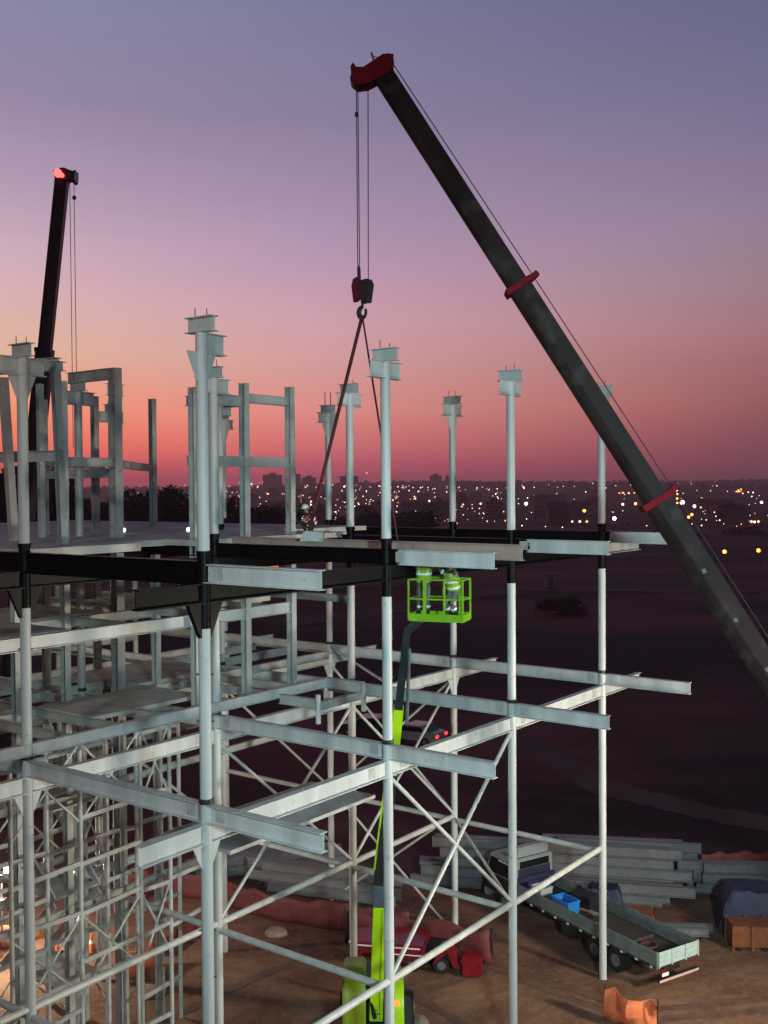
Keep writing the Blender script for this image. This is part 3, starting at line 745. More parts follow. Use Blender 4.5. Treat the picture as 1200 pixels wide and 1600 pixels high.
def helmet_on(o, head, up, f, m='helmet'):
    head, up, f = V(head), V(up).normalized(), V(f).normalized(); s = f.cross(up).normalized(); c = head+up*.045
    vs = []; fs = []; n = 16; k = 6
    for i in range(k):
        t = math.pi/2*i/(k-1)*.98
        vs += [c+up*.125*math.sin(t)+(s*.112*math.cos(a)+f*.132*math.sin(a))*math.cos(t) for a in [2*math.pi*q/n for q in range(n)]]
    for i in range(k-1): fs += [(i*n+q, i*n+(q+1) % n, (i+1)*n+(q+1) % n, (i+1)*n+q) for q in range(n)]
    fs.append(tuple(range((k-1)*n, k*n)))
    mb = MB().add(vs, fs)
    br = [c+(s*.135*math.cos(a)+f*(.155+(.05 if math.sin(a) > .3 else 0))*math.sin(a)) for a in [2*math.pi*q/n for q in range(n)]]
    mb.prism(br, up*.014)
    mb.build('helmet', m, o, world=False, smooth=True)
def bands(o, j, names, r=.075):
    m = MB()
    for a, b, t in names: 
        p, q = V(j[a][0]), V(j[b][0]); ellring(m, p.lerp(q, t), q-p, r, r, .06, (q-p).orthogonal())
    m.build('reflective_tape', 'tape', o, world=False)
def face_on(o, j, f):
    f = V(f).normalized(); jw, hd = V(j['jaw'][0]), V(j['head'][0]); s = f.cross(V((0, 0, 1))).normalized(); up = (hd-jw).normalized()
    e = jw.lerp(hd, .55)+f*.082
    MB().ball(e+s*.032, .013, 8, 6).build('eye', 'boot', o, world=False); MB().ball(e-s*.032, .013, 8, 6).build('eye', 'boot', o, world=False)
    MB().bar(jw+f*.075-s*.026-up*.01, jw+f*.075+s*.026-up*.01, .012, .012).build('mouth', 'boot', o, world=False)
    for k in (1, -1): MB().ball(jw.lerp(hd, .4)+s*k*.085, .03, 8, 6, (.5, .8, 1.2)).build('ear', 'skin', o, world=False)

# ------------------------------------------------------------------ boom lift with its basket
BF = at_d(687, 967, 28.4)                     # centre of basket floor
def boom_lift():
    gb = at_d(588, 1530, 33.4); gb.z = GZ
    o = thing('boom_lift', gb, 'lime green boom lift holding two workers in its basket behind the bright column', 'boom lift')
    piv = at_d(588, 1575, 32.9); kn = at_d(594, 1372, 32.3); top = at_d(636, 985, 28.7)
    def seg(p, q, w, w2, m, name, par=o):
        d = (q-p).normalized(); sd = d.cross(V((0, 1, 0))).normalized(); u = sd.cross(d).normalized(); P = []
        for c, k in ((p, w), (q, w2)):
            P += [c-sd*k/2-u*k*.6, c+sd*k/2-u*k*.6, c+sd*k/2+u*k*.6, c-sd*k/2+u*k*.6]
        return MB().hexa(P).build(name, m, par, bevel=.015)
    dv = kn-piv; d = dv.normalized()
    bo = seg(piv-d*.3, piv+dv*.80, .42, .38, 'lime', 'boom_section'); seg(piv+dv*.80, kn+d*.1, .34, .34, 'liftgrey', 'boom_collar')
    w = top-kn; wd = w.normalized()
    s2 = seg(kn-wd*.1, kn+w*.46, .40, .34, 'liftdark', 'boom_section'); s3 = seg(kn+w*.44, kn+w*.715, .30, .29, 'lime', 'boom_section'); s4 = seg(kn+w*.70, top, .23, .19, 'liftdark', 'boom_section')
    MB().bar(kn+w*.05+V((-.21, -.2, 0)), kn+w*.46+V((-.16, -.2, 0)), .06, .06, up=(0, 1, 0)).build('edge_strip', 'lime', s2)
    MB().bar(piv+V((.10, -.262, 0)), piv+dv*.78+V((.10, -.242, 0)), .012, .012, up=(0, 1, 0)).build('boom_seam', 'liftdark', bo)
    m = MB()                                  # dark lettering block on the boom, unreadable in the photograph
    r = piv+V((0, -.256, -.06))
    for i in range(5): m.bar(r+V((-.13+.05*i, 0, 0)), r+V((-.10+.05*i, 0, 0)), .012, .06)
    m.bar(r+V((-.13, 0, .12)), r+V((.05, 0, .12)), .012, .022); m.build('boom_mark', 'liftdark', bo)
    MB().tube(kn+w*.70+V((.24, -.05, -.3)), top+V((.06, .05, -.5)), .05, 10).build('jib_cylinder', 'liftgrey', o, smooth=True)
    d = wd
    # chassis and turntable
    x, y = gb.x, gb.y
    MB().box(x-1.15, x+1.15, y-1.3, y+1.9, GZ+.45, GZ+1.0).build('chassis', 'liftdark', o, bevel=.05)
    for kx in (-1.05, 1.05):
        for ky in (-1.0, 1.5):
            w = MB().tube((x+kx-.17, y+ky, GZ+.52), (x+kx+.17, y+ky, GZ+.52), .52, 24).build('wheel', 'rubber', o, smooth=True, bevel=.0)
            MB().tube((x+kx-.185, y+ky, GZ+.52), (x+kx+.185, y+ky, GZ+.52), .26, 16).build('rim', 'lime', w, smooth=True)
    def hood(cx, w, ztop, m):
        prof = [(-1.1, 1.05), (-1.1, ztop-.75), (-.95, ztop-.25), (-.6, ztop), (.7, ztop), (1.1, ztop-.3), (1.1, 1.05)]
        P = [V((cx-w/2, y+p[0], GZ+p[1])) for p in prof]; return MB().prism(P, (w, 0, 0)).build('hood', m, o, bevel=.07, smooth=True)
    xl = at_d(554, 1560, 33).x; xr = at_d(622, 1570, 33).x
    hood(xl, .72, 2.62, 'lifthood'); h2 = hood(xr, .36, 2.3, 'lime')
    MB().tube((xr-.05, y-1.08, GZ+1.95), (xr-.05, y-1.16, GZ+1.95), .09, 10).build('beacon', 'amber', h2)
    MB().box(x-.35, x+.5, y-.2, y+1.2, GZ+1.0, GZ+2.3).build('turntable', 'liftdark', o, bevel=.04)
    MB().tube((x-.3, y-.7, GZ+2.5), (x-.05, y-.75, GZ+1.3), .07, 8).build('hydraulic_hose', 'rubber', o)
    # basket: part of the lift
    ang = -.35
    bx = V((math.cos(ang), math.sin(ang), 0)); by = V((-bx.y, bx.x, 0)); hw, hd = .75, .38
    def Bp(u, v, z): return BF+bx*u+by*v+V((0, 0, z))
    bk = MB().hexa([Bp(-hw, -hd, -.04), Bp(hw, -hd, -.04), Bp(hw, hd, -.04), Bp(-hw, hd, -.04), Bp(-hw, -hd, .02), Bp(hw, -hd, .02), Bp(hw, hd, .02), Bp(-hw, hd, .02)]).build('basket_floor', 'lime2', o)
    m = MB()
    for (u0, v0, u1, v1) in ((-hw, -hd, hw, -hd), (hw, -hd, hw, hd), (hw, hd, -hw, hd), (-hw, hd, -hw, -hd)):
        m.bar(Bp(u0, v0, .09), Bp(u1, v1, .09), .02, .15)
    m.build('toe_board', 'lime2', bk)
    for (u, v) in ((-hw, -hd), (-.3, -hd), (.25, -hd), (hw, -hd), (hw, hd), (-hw, hd), (.0, hd), (.45, hd)):
        MB().bar(Bp(u, v, .0), Bp(u, v, 1.08), .09 if u == -.3 else .045, .05, up=by).build('guard_post', 'lime2', bk)
    for z in (.56, 1.08):
        m = MB(); c4 = [Bp(-hw, -hd, z), Bp(hw, -hd, z), Bp(hw, hd, z), Bp(-hw, hd, z), Bp(-hw, -hd, z)]
        m.path(c4, .026, 8); m.build('guard_rail', 'lime2', bk, smooth=True)
    MB().bar(top-d*.05, Bp(-.55, 0, -.05), .2, .2, up=(0, 1, 0)).build('jib_bracket', 'liftdark', o)
    return Bp, bx, by
Bp, bx, by = boom_lift()
# left worker: stands, arms up to the beam
def worker(loc, rz, label, arms, lean, tr, bend, helm=True, sc_=1.0):
    pel = (0, 0, .94-bend); chest = (0, -lean*.45, 1.30-bend); neck = (0, -lean*.68, 1.50-bend); head = (0, -lean*.8, 1.62-bend)
    Lk = (.10, -.04-bend*.9, .50-bend*.3); Rk = (-.11, -.06-bend*.9, .50-bend*.3)
    Le, Re, Lw, Rw = arms
    j = body(pel, chest, neck, head, (.095, 0, .90-bend), (-.095, 0, .90-bend), Lk, Rk, (.11, .02, .09), (-.13, .0, .09), Le, Re, Lw, Rw)
    o = person(j, loc, rz, label, [tr, 'shirt', 'skin', 'boot'], 'workers in the lift basket' if helm else None, region)
    vest_on(o, pel, chest, neck, (0, -1, 0)); helmet_on(o, head, (0, -lean*.4, 1), (0, -1, 0)); face_on(o, j, (0, -1, 0))
    bands(o, j, [('lknee', 'lankle', .45), ('rknee', 'rankle', .45)], .074)
    bands(o, j, [('lsho', 'lelb', .5), ('rsho', 'relb', .5)], .066)
    return o
pl = Bp(-.44, 0, .02)
worker(pl, math.atan2(by.y, by.x)-math.pi/2+.2, 'worker in yellow green vest standing upright at left in the green basket',
       ((.34, -.16, 1.62), (-.33, -.14, 1.64), (.26, -.26, 1.86), (-.24, -.26, 1.88)), .05, 'trousers', 0.0)
pr = Bp(.40, 0, .02)
worker(pr, math.atan2(by.y, by.x)-math.pi/2-.5, 'crouching worker with raised arms and white shin bands at right in the green basket',
       ((.30, -.22, 1.26), (-.32, -.22, 1.30), (.22, -.32, 1.46), (-.26, -.30, 1.52)), .22, 'trousers', .17)
# crouching rigger on the deck
def rigger():
    loc = at_d(488, 838, 33.5); loc.z = -1.45
    loc = at_z(487, 836, -1.45)
    pel = (0, 0, .34); chest = (0, -.20, .62); neck = (.0, -.30, .76); head = (0, -.36, .86)
    j = body(pel, chest, neck, head, (.10, 0, .32), (-.10, 0, .32), (.16, -.38, .46), (-.16, -.36, .44), (.14, -.12, .09), (-.14, -.10, .09), (.26, -.42, .62), (-.34, -.12, .95), (.14, -.58, .55), (-.30, -.18, 1.22), (0, -1, 0))
    o = person(j, loc, -.5, 'rigger in dark clothes and orange red vest crouching on the pale deck', ['dark', 'dark', 'skin', 'boot'], None, region)
    vest_on(o, pel, chest, neck, (0, -.8, -.5), 'vestred'); helmet_on(o, head, (0, -.3, 1), (0, -1, -.2)); face_on(o, j, (0, -1, 0))
rigger()
c = at_z(487, 846, -1.45)
ped = MB().prism([c+V((-.36, 0, 0)), c+V((.34, 0, 0)), c+V((.30, 0, .27)), c+V((-.22, 0, .30))], (.05, .45, 0)).build('concrete_block', 'white2', bevel=.02)
tag(ped, 'pale tapered block on the deck in front of the crouching rigger', 'block')

# ------------------------------------------------------------------ flatbed truck
def truck():
    p_rear = at_z(1028, 1556); p_front = at_z(762, 1412)
    d = (p_front-p_rear); ang = math.atan2(d.y, d.x); Ln = d.length
    # local: x forward from the rear bumper, y to the left of travel
    SC = .86; Ln /= SC
    sd = V((math.cos(ang+math.pi/2), math.sin(ang+math.pi/2), 0))
    loc = p_rear-sd*1.05; loc.z = GZ
    o = thing('flatbed_truck', loc, 'pale flatbed truck with low side boards parked on the dirt behind the right columns', 'truck', rz=ang)
    o.scale = (SC, SC, SC)
    W = 1.2; L0 = Ln-2.3
    B = lambda name, m, *a, par=o, bev=.0: MB().box(*a).build(name, m, par, world=False, bevel=bev)
    B('chassis', 'chassis', .35, Ln-.4, -.45, .45, .62, .92, bev=.02)
    fl = B('bed_floor', 'wood', .1, L0, -W, W, 1.02, 1.14, bev=.01)
    for s, n in ((1, 'side_board'), (-1, 'side_board')):
        m = MB()
        for k in range(3): m.box(.06, L0, s*(W+.0)-.02, s*(W+.0)+.02, 1.15+k*.20, 1.34+k*.20)
        for i in range(6): x = .08+i*(L0-.2)/5; m.box(x-.035, x+.035, s*W-.035, s*W+.035, 1.05, 1.76)
        m.build(n, 'bed', o, world=False, bevel=.006)
        m = MB()
        for i in range(11): x = .35+i*(L0-.6)/10; m.box(x-.075, x+.075, s*(W+.022), s*(W+.04), 1.02, 1.11)
        m.build('side_reflector', 'reflector', o, world=False)
    m = MB()
    for k in range(3): m.box(.0, .04, -W+.02, W-.02, 1.15+k*.20, 1.34+k*.20)
    for y in (-W+.06, -.4, .4, W-.06): m.box(-.03, .0, y-.03, y+.03, 1.1, 1.75)
    m.build('tailgate', 'tail', o, world=False, bevel=.006)
    m = MB()
    for k in range(3): m.box(L0, L0+.04, -W+.02, W-.02, 1.15+k*.28, 1.40+k*.28)
    m.build('headboard', 'navy', o, world=False)
    bm_ = B('rear_bumper', 'chassis', -.02, .12, -1.15, 1.15, .48, .62)
    B('bumper_band', 'stripe', -.035, -.022, -1.15, 1.15, .50, .60, par=bm_)
    B('number_plate', 'reflector', -.03, -.005, .62, 1.0, .72, .86)
    for s in (-.9, .9): B('tail_lamp', 'red', -.03, .0, s-.14, s+.14, .92, 1.02)
    B('fuel_tank', 'chassis', L0*.55, L0*.55+1.0, .62, 1.15, .45, .98, bev=.05)
    for x, dbl in ((2.5, 1), (3.8, 1), (Ln-1.35, 0)):
        for s in (1, -1):
            y0 = s*(1.18 if not dbl else 1.16); w = .28 if not dbl else .52
            t = MB().tube((x, y0, .5), (x, y0-s*w, .5), .5, 28).build('wheel', 'rubber', o, world=False, smooth=True, bevel=0)
            MB().tube((x, y0+s*.006, .5), (x, y0-s*.1, .5), .27, 20).tube((x, y0+s*.03, .5), (x, y0-s*.1, .5), .1, 12).build('rim', 'rim', t, world=False, smooth=True)
    # cab
    c0, c1 = Ln-2.15, Ln+.15
    prof = [(c0, .75), (c1-.02, .75), (c1+.05, 1.3), (c1, 1.75), (c1-.28, 2.62), (c1-.5, 2.75), (c0, 2.8)]
    cab = MB().prism([V((x, -1.18, z)) for x, z in prof], (0, 2.36, 0)).build('cab', 'cab', o, world=False, bevel=.05)
    MB().prism([V((x, -1.0, z)) for x, z in [(c0+.1, 2.82), (c1-.75, 2.82), (c0+.55, 3.28), (c0+.1, 3.3)]], (0, 2.0, 0)).build('wind_deflector', 'cab', o, world=False, bevel=.06)
    for s in (1, -1):
        P = [V((x, s*1.184, z)) for x, z in [(c0+.35, 1.72), (c1-.12, 1.72), (c1-.38, 2.5), (c0+.35, 2.52)]]
        MB().prism(P, (0, s*.012, 0)).build('side_window', 'glass', cab, world=False)
        MB().box(c0+.3, c1-.02, s*1.185-.006, s*1.185+.006, .8, 1.66).build('door', 'chassis', cab, world=False)
        MB().bar((c1-.05, s*1.2, 2.3), (c1+.1, s*1.42, 2.3), .04, .04).box(c1+.05, c1+.15, s*1.42-.1, s*1.42+.1, 1.75, 2.35).build('mirror', 'chassis', cab, world=False)
    B('door_side_panel', 'navy', c0-.02, c0-.005, -1.0, 1.0, 1.2, 2.3, par=cab)
    B('rear_window', 'glass', c0-.02, c0-.004, -.9, .9, 2.32, 2.66, par=cab)
    MB().prism([V((c1+.062, -1.05, 1.62)), V((c1-.22, -1.05, 2.52)), V((c1-.236, -1.05, 2.51)), V((c1+.046, -1.05, 1.61))], (0, 2.1, 0)).build('windscreen', 'glass', cab, world=False)
    m = MB()
    for i in range(8): m.box(c0+.45+i*.11, c0+.53+i*.11, 1.198, 1.204, 2.40, 2.48)
    m.build('visor_lettering', 'reflector', cab, world=False)
    B('front_bumper', 'cab', c1-.1, c1+.16, -1.2, 1.2, .42, .78, bev=.04)
    for s in (.85, -.85): B('headlight', 'reflector', c1+.15, c1+.18, s-.2, s+.2, .55, .72)
    return o, ang, loc, L0
tr, tang, tloc, TL = truck()
def tl(x, y, z):
    x *= .86; y *= .86; z *= .86; return tloc+V((x*math.cos(tang)-y*math.sin(tang), x*math.sin(tang)+y*math.cos(tang), z))
def hollow_tub(name, c, l, w, h, ang, m, label, cat, grp=None, taper=.9):
    o = thing(name, c, label, cat, grp, ang)
    t = taper; P = [(-l/2*t, -w/2*t, 0), (l/2*t, -w/2*t, 0), (l/2*t, w/2*t, 0), (-l/2*t, w/2*t, 0), (-l/2, -w/2, h), (l/2, -w/2, h), (l/2, w/2, h), (-l/2, w/2, h)]
    Q = [(x*.92, y*.92, z if z > 0 else .05) for x, y, z in P]
    mb = MB().add(P, [(0, 3, 2, 1), (0, 1, 5, 4), (1, 2, 6, 5), (2, 3, 7, 6), (3, 0, 4, 7)])
    mb.add(Q, [(0, 1, 2, 3), (0, 4, 5, 1), (1, 5, 6, 2), (2, 6, 7, 3), (3, 7, 4, 0)])
    mb.build('shell', m, o, world=False)
    mb = MB(); r = [V((-l/2, -w/2, h)), V((l/2, -w/2, h)), V((l/2, w/2, h)), V((-l/2, w/2, h)), V((-l/2, -w/2, h))]
    mb.path(r, .03, 6).build('rim', m, o, world=False); return o
hollow_tub('plastic_crate', tl(TL-2.95, .72, 1.16), .95, .62, .62, tang, 'blue', 'bright blue plastic crate standing on the flatbed truck', 'crate')
hollow_tub('plastic_bucket', tl(TL-1.3, .75, 1.16), .62, .62, .66, tang, 'bucket', 'translucent white tub on the flatbed beside the cab', 'tub', taper=.8)
pack('tool_chest', tl(TL-2.1, .62, 1.16), .7, .6, .42, tang, 'navy', 'dark navy chest on the flatbed between the white tub and blue crate', 'chest')
pack('sheet_stack', tl(3.6, .0, 1.16), 2.4, 1.5, .12, tang, 'wood', 'low dark stack of boards lying on the flatbed floor', 'boards')

pack('timber_plank', tl(5.2, -.35, 1.15), 3.2, .26, .08, tang+.12, 'primer', 'pale timber plank lying askew on the flatbed floor', 'plank')
pack('steel_drum_rack', tl(6.3, -.6, 1.15), .8, .7, .55, tang+.3, 'chassis', 'low dark box on the far side of the flatbed', 'box')
tag(MB().path([tl(1.6+.35*math.sin(t*.9), .35*math.cos(t*.9)+.1, 1.19+.004*t) for t in range(22)], .03, 6).build('rope_coil', 'sling'), 'dark rope coil lying at the tail of the flatbed', 'rope')
# ------------------------------------------------------------------ stacked beams behind the truck
def stack(px, py, rows, length, ang, label, grp, n_w=4, step=.42, hh=.42, jit=.5):
    base = at_z(px, py); d = V((math.cos(ang), math.sin(ang), 0)); s = V((-d.y, d.x, 0))
    ref = None
    for r in range(rows):
        for w in range(max(1, n_w-r//2)):
            L_ = length*R.uniform(.82, 1.05)
            c = base+s*(w*.34+R.uniform(-.03, .03))+d*R.uniform(-jit, jit)+V((0, 0, .12+r*(step+.02)))
            o = MB().ibeam(V((-L_/2, 0, hh/2)), V((L_/2, 0, hh/2)), hh, .26, .02, .03).build('stacked_beam', 'beamstack')
            o.location = c; o.rotation_euler = (0, 0, ang+R.uniform(-.015, .015)); tag(o, label, 'beam', grp, 'thing')
    for k in (-.35, .35):
        q = base+d*(k*length); m = MB().bar(q-s*.3+V((0, 0, .05)), q+s*(n_w*.34)+V((0, 0, .05)), .12, .12)
        tag(m.build('timber_bearer', 'wood'), 'timber bearer under the ' + grp, 'timber', 'bearers under the '+grp)
stack(850, 1398, 5, 10.5, -.20, 'white beam in the tall stack behind the flatbed truck', 'beams stacked behind the flatbed truck', 4, jit=1.1)
stack(965, 1376, 4, 6.5, -.16, 'white beam in the further stack right of the truck cab', 'beams in the further stack', 3)
stack(930, 1412, 2, 7.0, -.22, 'white beam in the low stack just behind the flatbed', 'beams in the low stack by the flatbed', 2)
stack(1192, 1402, 3, 6.0, -.1, 'white beam lying in the pile at the right edge', 'beams on the right edge pile', 3)
stack(500, 1405, 3, 6.5, -.32, 'grey beam in the stack behind the faded red barrier', 'beams behind the faded red barrier', 3)
stack(430, 1365, 2, 7.0, .25, 'grey beam in the scattered pile far behind the barrier', 'scattered beams far behind the barrier', 3)
stack(420, 1345, 1, 6.0, .35, 'single grey beam lying furthest back on the dirt', 'beams lying furthest back', 3)
stack(1058, 1465, 1, 2.6, -.1, 'short pale beam lying on the dirt right of the truck', 'short beams right of the truck', 2, hh=.3)
# sloping beams and navy sheet at right edge
for i, (x0, y0, x1, y1) in enumerate(((1120, 1410, 1160, 1358), (1130, 1414, 1172, 1362))):
    p = at_z(x0, y0); q = at_d(x1, y1, at_z(x0, y0).y+2.6)
    tag(MB().ibeam(p+V((0, 0, .15)), q, .3, .2).build('sloping_beam', 'beamstack'), 'white beam leaning against the navy covered pile', 'beam', 'beams leaning on the navy pile', 'thing')
def tarp(px, py, l, w, h, ang, label):
    c = at_z(px, py); n = 12; vs = []; fs = []
    for i in range(n+1):
        for k in range(n+1):
            u, v = i/n*2-1, k/n*2-1; e = max(abs(u), abs(v)); z = h*(1 if e < .72 else max(0, (1-e)/.28))**.6
            vs.append((u*l/2*(1 if e < .72 else 1), v*w/2, z+R.uniform(-.05, .05)*(.4 if e > .95 else 1)))
    fs = [(i*(n+1)+k, i*(n+1)+k+1, (i+1)*(n+1)+k+1, (i+1)*(n+1)+k) for i in range(n) for k in range(n)]
    o = MB().add(vs, fs).build('tarpaulin_pile', 'navy', smooth=True); o.location = c; o.rotation_euler = (0, 0, ang); return tag(o, label, 'tarpaulin')
tarp(1190, 1446, 3.6, 2.2, 1.6, -.2, 'pile covered with a navy tarpaulin at the right edge')
tarp(945, 1425, 1.6, 1.4, 1.1, -.2, 'small navy covered heap behind the flatbed truck')
def stillage(px, py, ang, label, l=1.5, w=1.0, h=.95):
    o = thing('steel_stillage', at_z(px, py), label, 'stillage', 'rusty orange stillages', ang)
    MB().box(-l/2, l/2, -w/2, w/2, .14, h).build('bin', 'rust', o, world=False, bevel=.02)
    m = MB()
    for x in (-l/2+.02, 0, l/2-.02):
        for y in (-w/2-.03, w/2+.03): m.box(x-.05, x+.05, y-.03, y+.03, .0, h+.03)
    m.build('frame', 'rust', o, world=False)
    for x in (-l/3, l/3): MB().box(x-.08, x+.08, -w/2, w/2, 0, .14).build('foot', 'rubber', o, world=False)
stillage(1170, 1478, -.05, 'rusty orange steel bin in front of the navy covered pile'); stillage(990, 1458, -.2, 'rusty orange steel bin between flatbed side and beam stacks')

# ------------------------------------------------------------------ red truck lying low by the lift
def red_truck():
    p0 = at_z(546, 1512); p1 = at_z(726, 1526); d = p1-p0; ang = math.atan2(d.y, d.x); L_ = d.length
    o = thing('red_truck', p0, 'low red tow truck with white stripe standing on the dirt behind the lift', 'truck', None, ang)
    B = lambda name, m, *a, par=o, bev=.02: MB().box(*a).build(name, m, par, world=False, bevel=bev)
    bd = B('body', 'redtruck', 0, L_*.66, 0, 1.7, .28, .98, bev=.09)
    B('stripe', 'reflector', .3, L_*.62, -.012, .0, .86, .91, par=bd, bev=0)
    B('stripe', 'reflector', L_*.30, L_*.64, -.014, .0, .62, .66, par=bd, bev=0)
    B('side_window', 'glass', L_*.12, L_*.32, -.013, .0, .45, .6, par=bd, bev=0)
    m = MB()
    for i in range(5): m.box(L_*.40+i*.2, L_*.40+.12+i*.2, -.014, 0, .42, .56)
    m.build('body_lettering', 'chassis', bd, world=False)
    B('deck', 'chassis', L_*.66, L_*.9, .1, 1.8, .55, .72)
    MB().prism([V((x, .0, z)) for x, z in [(L_*.72, .3), (L_*.80, 1.15), (L_*.90, 1.1), (L_*.97, .25), (L_*.90, .25), (L_*.85, .8)]], (0, .35, 0)).build('fender', 'redtruck', o, world=False, bevel=.03)
    MB().box(L_*.98, L_*1.14, -.1, .5, .05, .75).build('outrigger', 'red', o, world=False, bevel=.03)
    for x in (.9, L_*.55, L_*.80):
        for y in (.0, 1.4):
            w = MB().tube((x, y+.06, .3), (x, y+.3, .3), .3, 20).build('wheel', 'rubber', o, world=False, smooth=True); MB().tube((x, y+.05, .3), (x, y+.28, .3), .16, 14).build('rim', 'rim', w, world=False)
    MB().ball((.0, .05, .95), .05, 8, 6).build('tail_lamp', 'reflector', o, world=False)
red_truck()
# ------------------------------------------------------------------ cars with tail lights on
def car(px, py, ang, label, m, lights=2):
    o = thing('parked_car', at_z(px, py), label, 'car', 'cars out on the dark ground', ang)
    prof = [(-2.1, .35), (2.05, .35), (2.12, .62), (1.9, .85), (1.0, .95), (.45, 1.38), (-1.0, 1.42), (-1.6, 1.0), (-2.1, .95), (-2.18, .6)]
    bd = MB().prism([V((x, -.85, z)) for x, z in prof], (0, 1.7, 0)).build('body', m, o, world=False, bevel=.06)
    for s in (1, -1):
        P = [V((x, s*.856, z)) for x, z in [(-1.35, 1.0), (.85, .97), (.4, 1.3), (-.95, 1.33)]]
        MB().prism(P, (0, s*.01, 0)).build('side_window', 'glass', bd, world=False)
    MB().prism([V((-1.09, -.72, 1.37)), V((-1.58, -.72, 1.05)), V((-1.61, -.72, 1.07)), V((-1.12, -.72, 1.39))], (0, 1.44, 0)).build('rear_window', 'glass', bd, world=False)
    for s in ((1, -1) if lights == 2 else (1,)): MB().box(-2.2, -2.12, s*.66-.14, s*.66+.14, .68, .86).build('tail_light', 'taillight', o, world=False)
    for x in (-1.3, 1.3):
        for s in (1, -1): 
            w = MB().tube((x, s*.72, .32), (x, s*.9, .32), .32, 18).build('wheel', 'rubber', o, world=False, smooth=True)
            MB().tube((x, s*.74, .32), (x, s*.905, .32), .18, 12).build('rim', 'rim', w, world=False)
car(648, 1160, 2.6, 'pale car with red tail lights on the dark ground right of the lift boom', 'car')
car(575, 1148, 2.9, 'dark car with a glowing red tail light left of the bright column', 'carblack', 1)

# ------------------------------------------------------------------ barriers
M['netmid'] = mat('dusty_red_barrier_plastic', (.46, .085, .06), .65, .3, 2.5, bump=.5, bscale=5)
def barrier(pix, h, m, label, name='barrier_netting', posts=True, wob=.12, grp=None):
    pts = [at_z(*p) for p in pix]; o = thing(name, pts[0], label, 'barrier', grp)
    P = []
    for a, b in zip(pts, pts[1:]):
        k = max(2, int((b-a).length/.4)); P += [a.lerp(b, i/k) for i in range(k)]
    P.append(pts[-1]); vs = []; fs = []; K = 5
    off = [R.uniform(-wob, wob) for _ in P]; sag = [h*R.uniform(.82, 1.05) for _ in P]
    for i, p in enumerate(P):
        d = (P[min(i+1, len(P)-1)]-P[max(i-1, 0)]).normalized(); s = V((d.y, -d.x, 0))
        for k in range(K): vs.append(p+s*(off[i]*math.sin(k/(K-1)*2.6)+.05*math.sin(i*1.7+k))+V((0, 0, .01+sag[i]*k/(K-1))))
    for i in range(len(P)-1):
        for k in range(K-1): fs.append((i*K+k, i*K+k+1, (i+1)*K+k+1, (i+1)*K+k))
    sh = MB().add(vs, fs).build('netting', m, o, smooth=True)
    so = sh.modifiers.new('thick', 'SOLIDIFY'); so.thickness = .025
    if posts:
        for i in range(0, len(P), 6): MB().tube(P[i]+V((0, 0, -.1)), P[i]+V((0, 0, h+.08)), .03, 8).build('stake', 'bark', o)
barrier([(180, 1400), (255, 1398), (330, 1408), (420, 1436), (500, 1450), (580, 1462), (640, 1470)], 1.15, 'netred', 'long faded red plastic netting fence running behind the central columns')
barrier([(540, 1474), (600, 1480), (640, 1486), (700, 1497), (770, 1508)], 1.35, 'netred', 'low red netting lying behind the red truck')
barrier([(1096, 1372), (1150, 1366), (1215, 1372)], 1.15, 'netmid', 'red netting fence behind the beams at the right edge')
barrier([(946, 1592), (972, 1600), (1000, 1612), (1028, 1618)], 1.12, 'net', 'bright orange netting slung round the foot of the right column', wob=.3)
barrier([(190, 1530), (212, 1523), (243, 1507)], .9, 'net', 'bright orange netting lit beside the lattice tower', wob=.2)
barrier([(-20, 1482), (30, 1478), (68, 1466)], .9, 'cream', 'pale orange barrier glowing under the floodlight at the left edge', wob=.05)
barrier([(240, 1496), (275, 1470), (310, 1452)], .5, 'netred', 'slack reddish netting trailing from the orange netting', posts=False)
def cone(px, py, label):
    c = at_z(px, py); o = thing('traffic_cone', c, label, 'cone', 'orange cones by the lattice tower')
    MB().box(c.x-.2, c.x+.2, c.y-.2, c.y+.2, GZ, GZ+.04).build('base', 'rubber', o); b = MB().tube((c.x, c.y, GZ+.04), (c.x, c.y, GZ+.75), .16, 16, .03).build('body', 'net', o, smooth=True)
    MB().tube((c.x, c.y, GZ+.36), (c.x, c.y, GZ+.5), .107, 16, .082).build('band', 'reflector', b)
cone(88, 1490, 'orange cone seen through the lattice, left one'); cone(143, 1488, 'orange cone seen through the lattice, right one')
# lumps of dirt
def lump(px, py, r, h, label):
    o = MB(); c = at_z(px, py); n = 14
    o.ball((0, 0, 0), 1, 14, 8); o = o.build('dirt_mound', 'rubble', smooth=True)
    for v in o.data.vertices: v.co = V((v.co.x*r, v.co.y*r, max(-.1, v.co.z*h)))*R.uniform(.85, 1.12)
    o.location = c; tag(o, label, 'dirt mound', 'small mounds of dirt')
lump(236, 1552, .55, .22, 'pale clump of dirt below the orange netting'); lump(432, 1458, .5, .2, 'flat pale patch of spoil beyond the left columns'); lump(655, 1600, .35, .3, 'small round mound at the foot of the lift')
lump(270, 1440, .5, .2, 'pale spoil heap in front of the faded red fence')

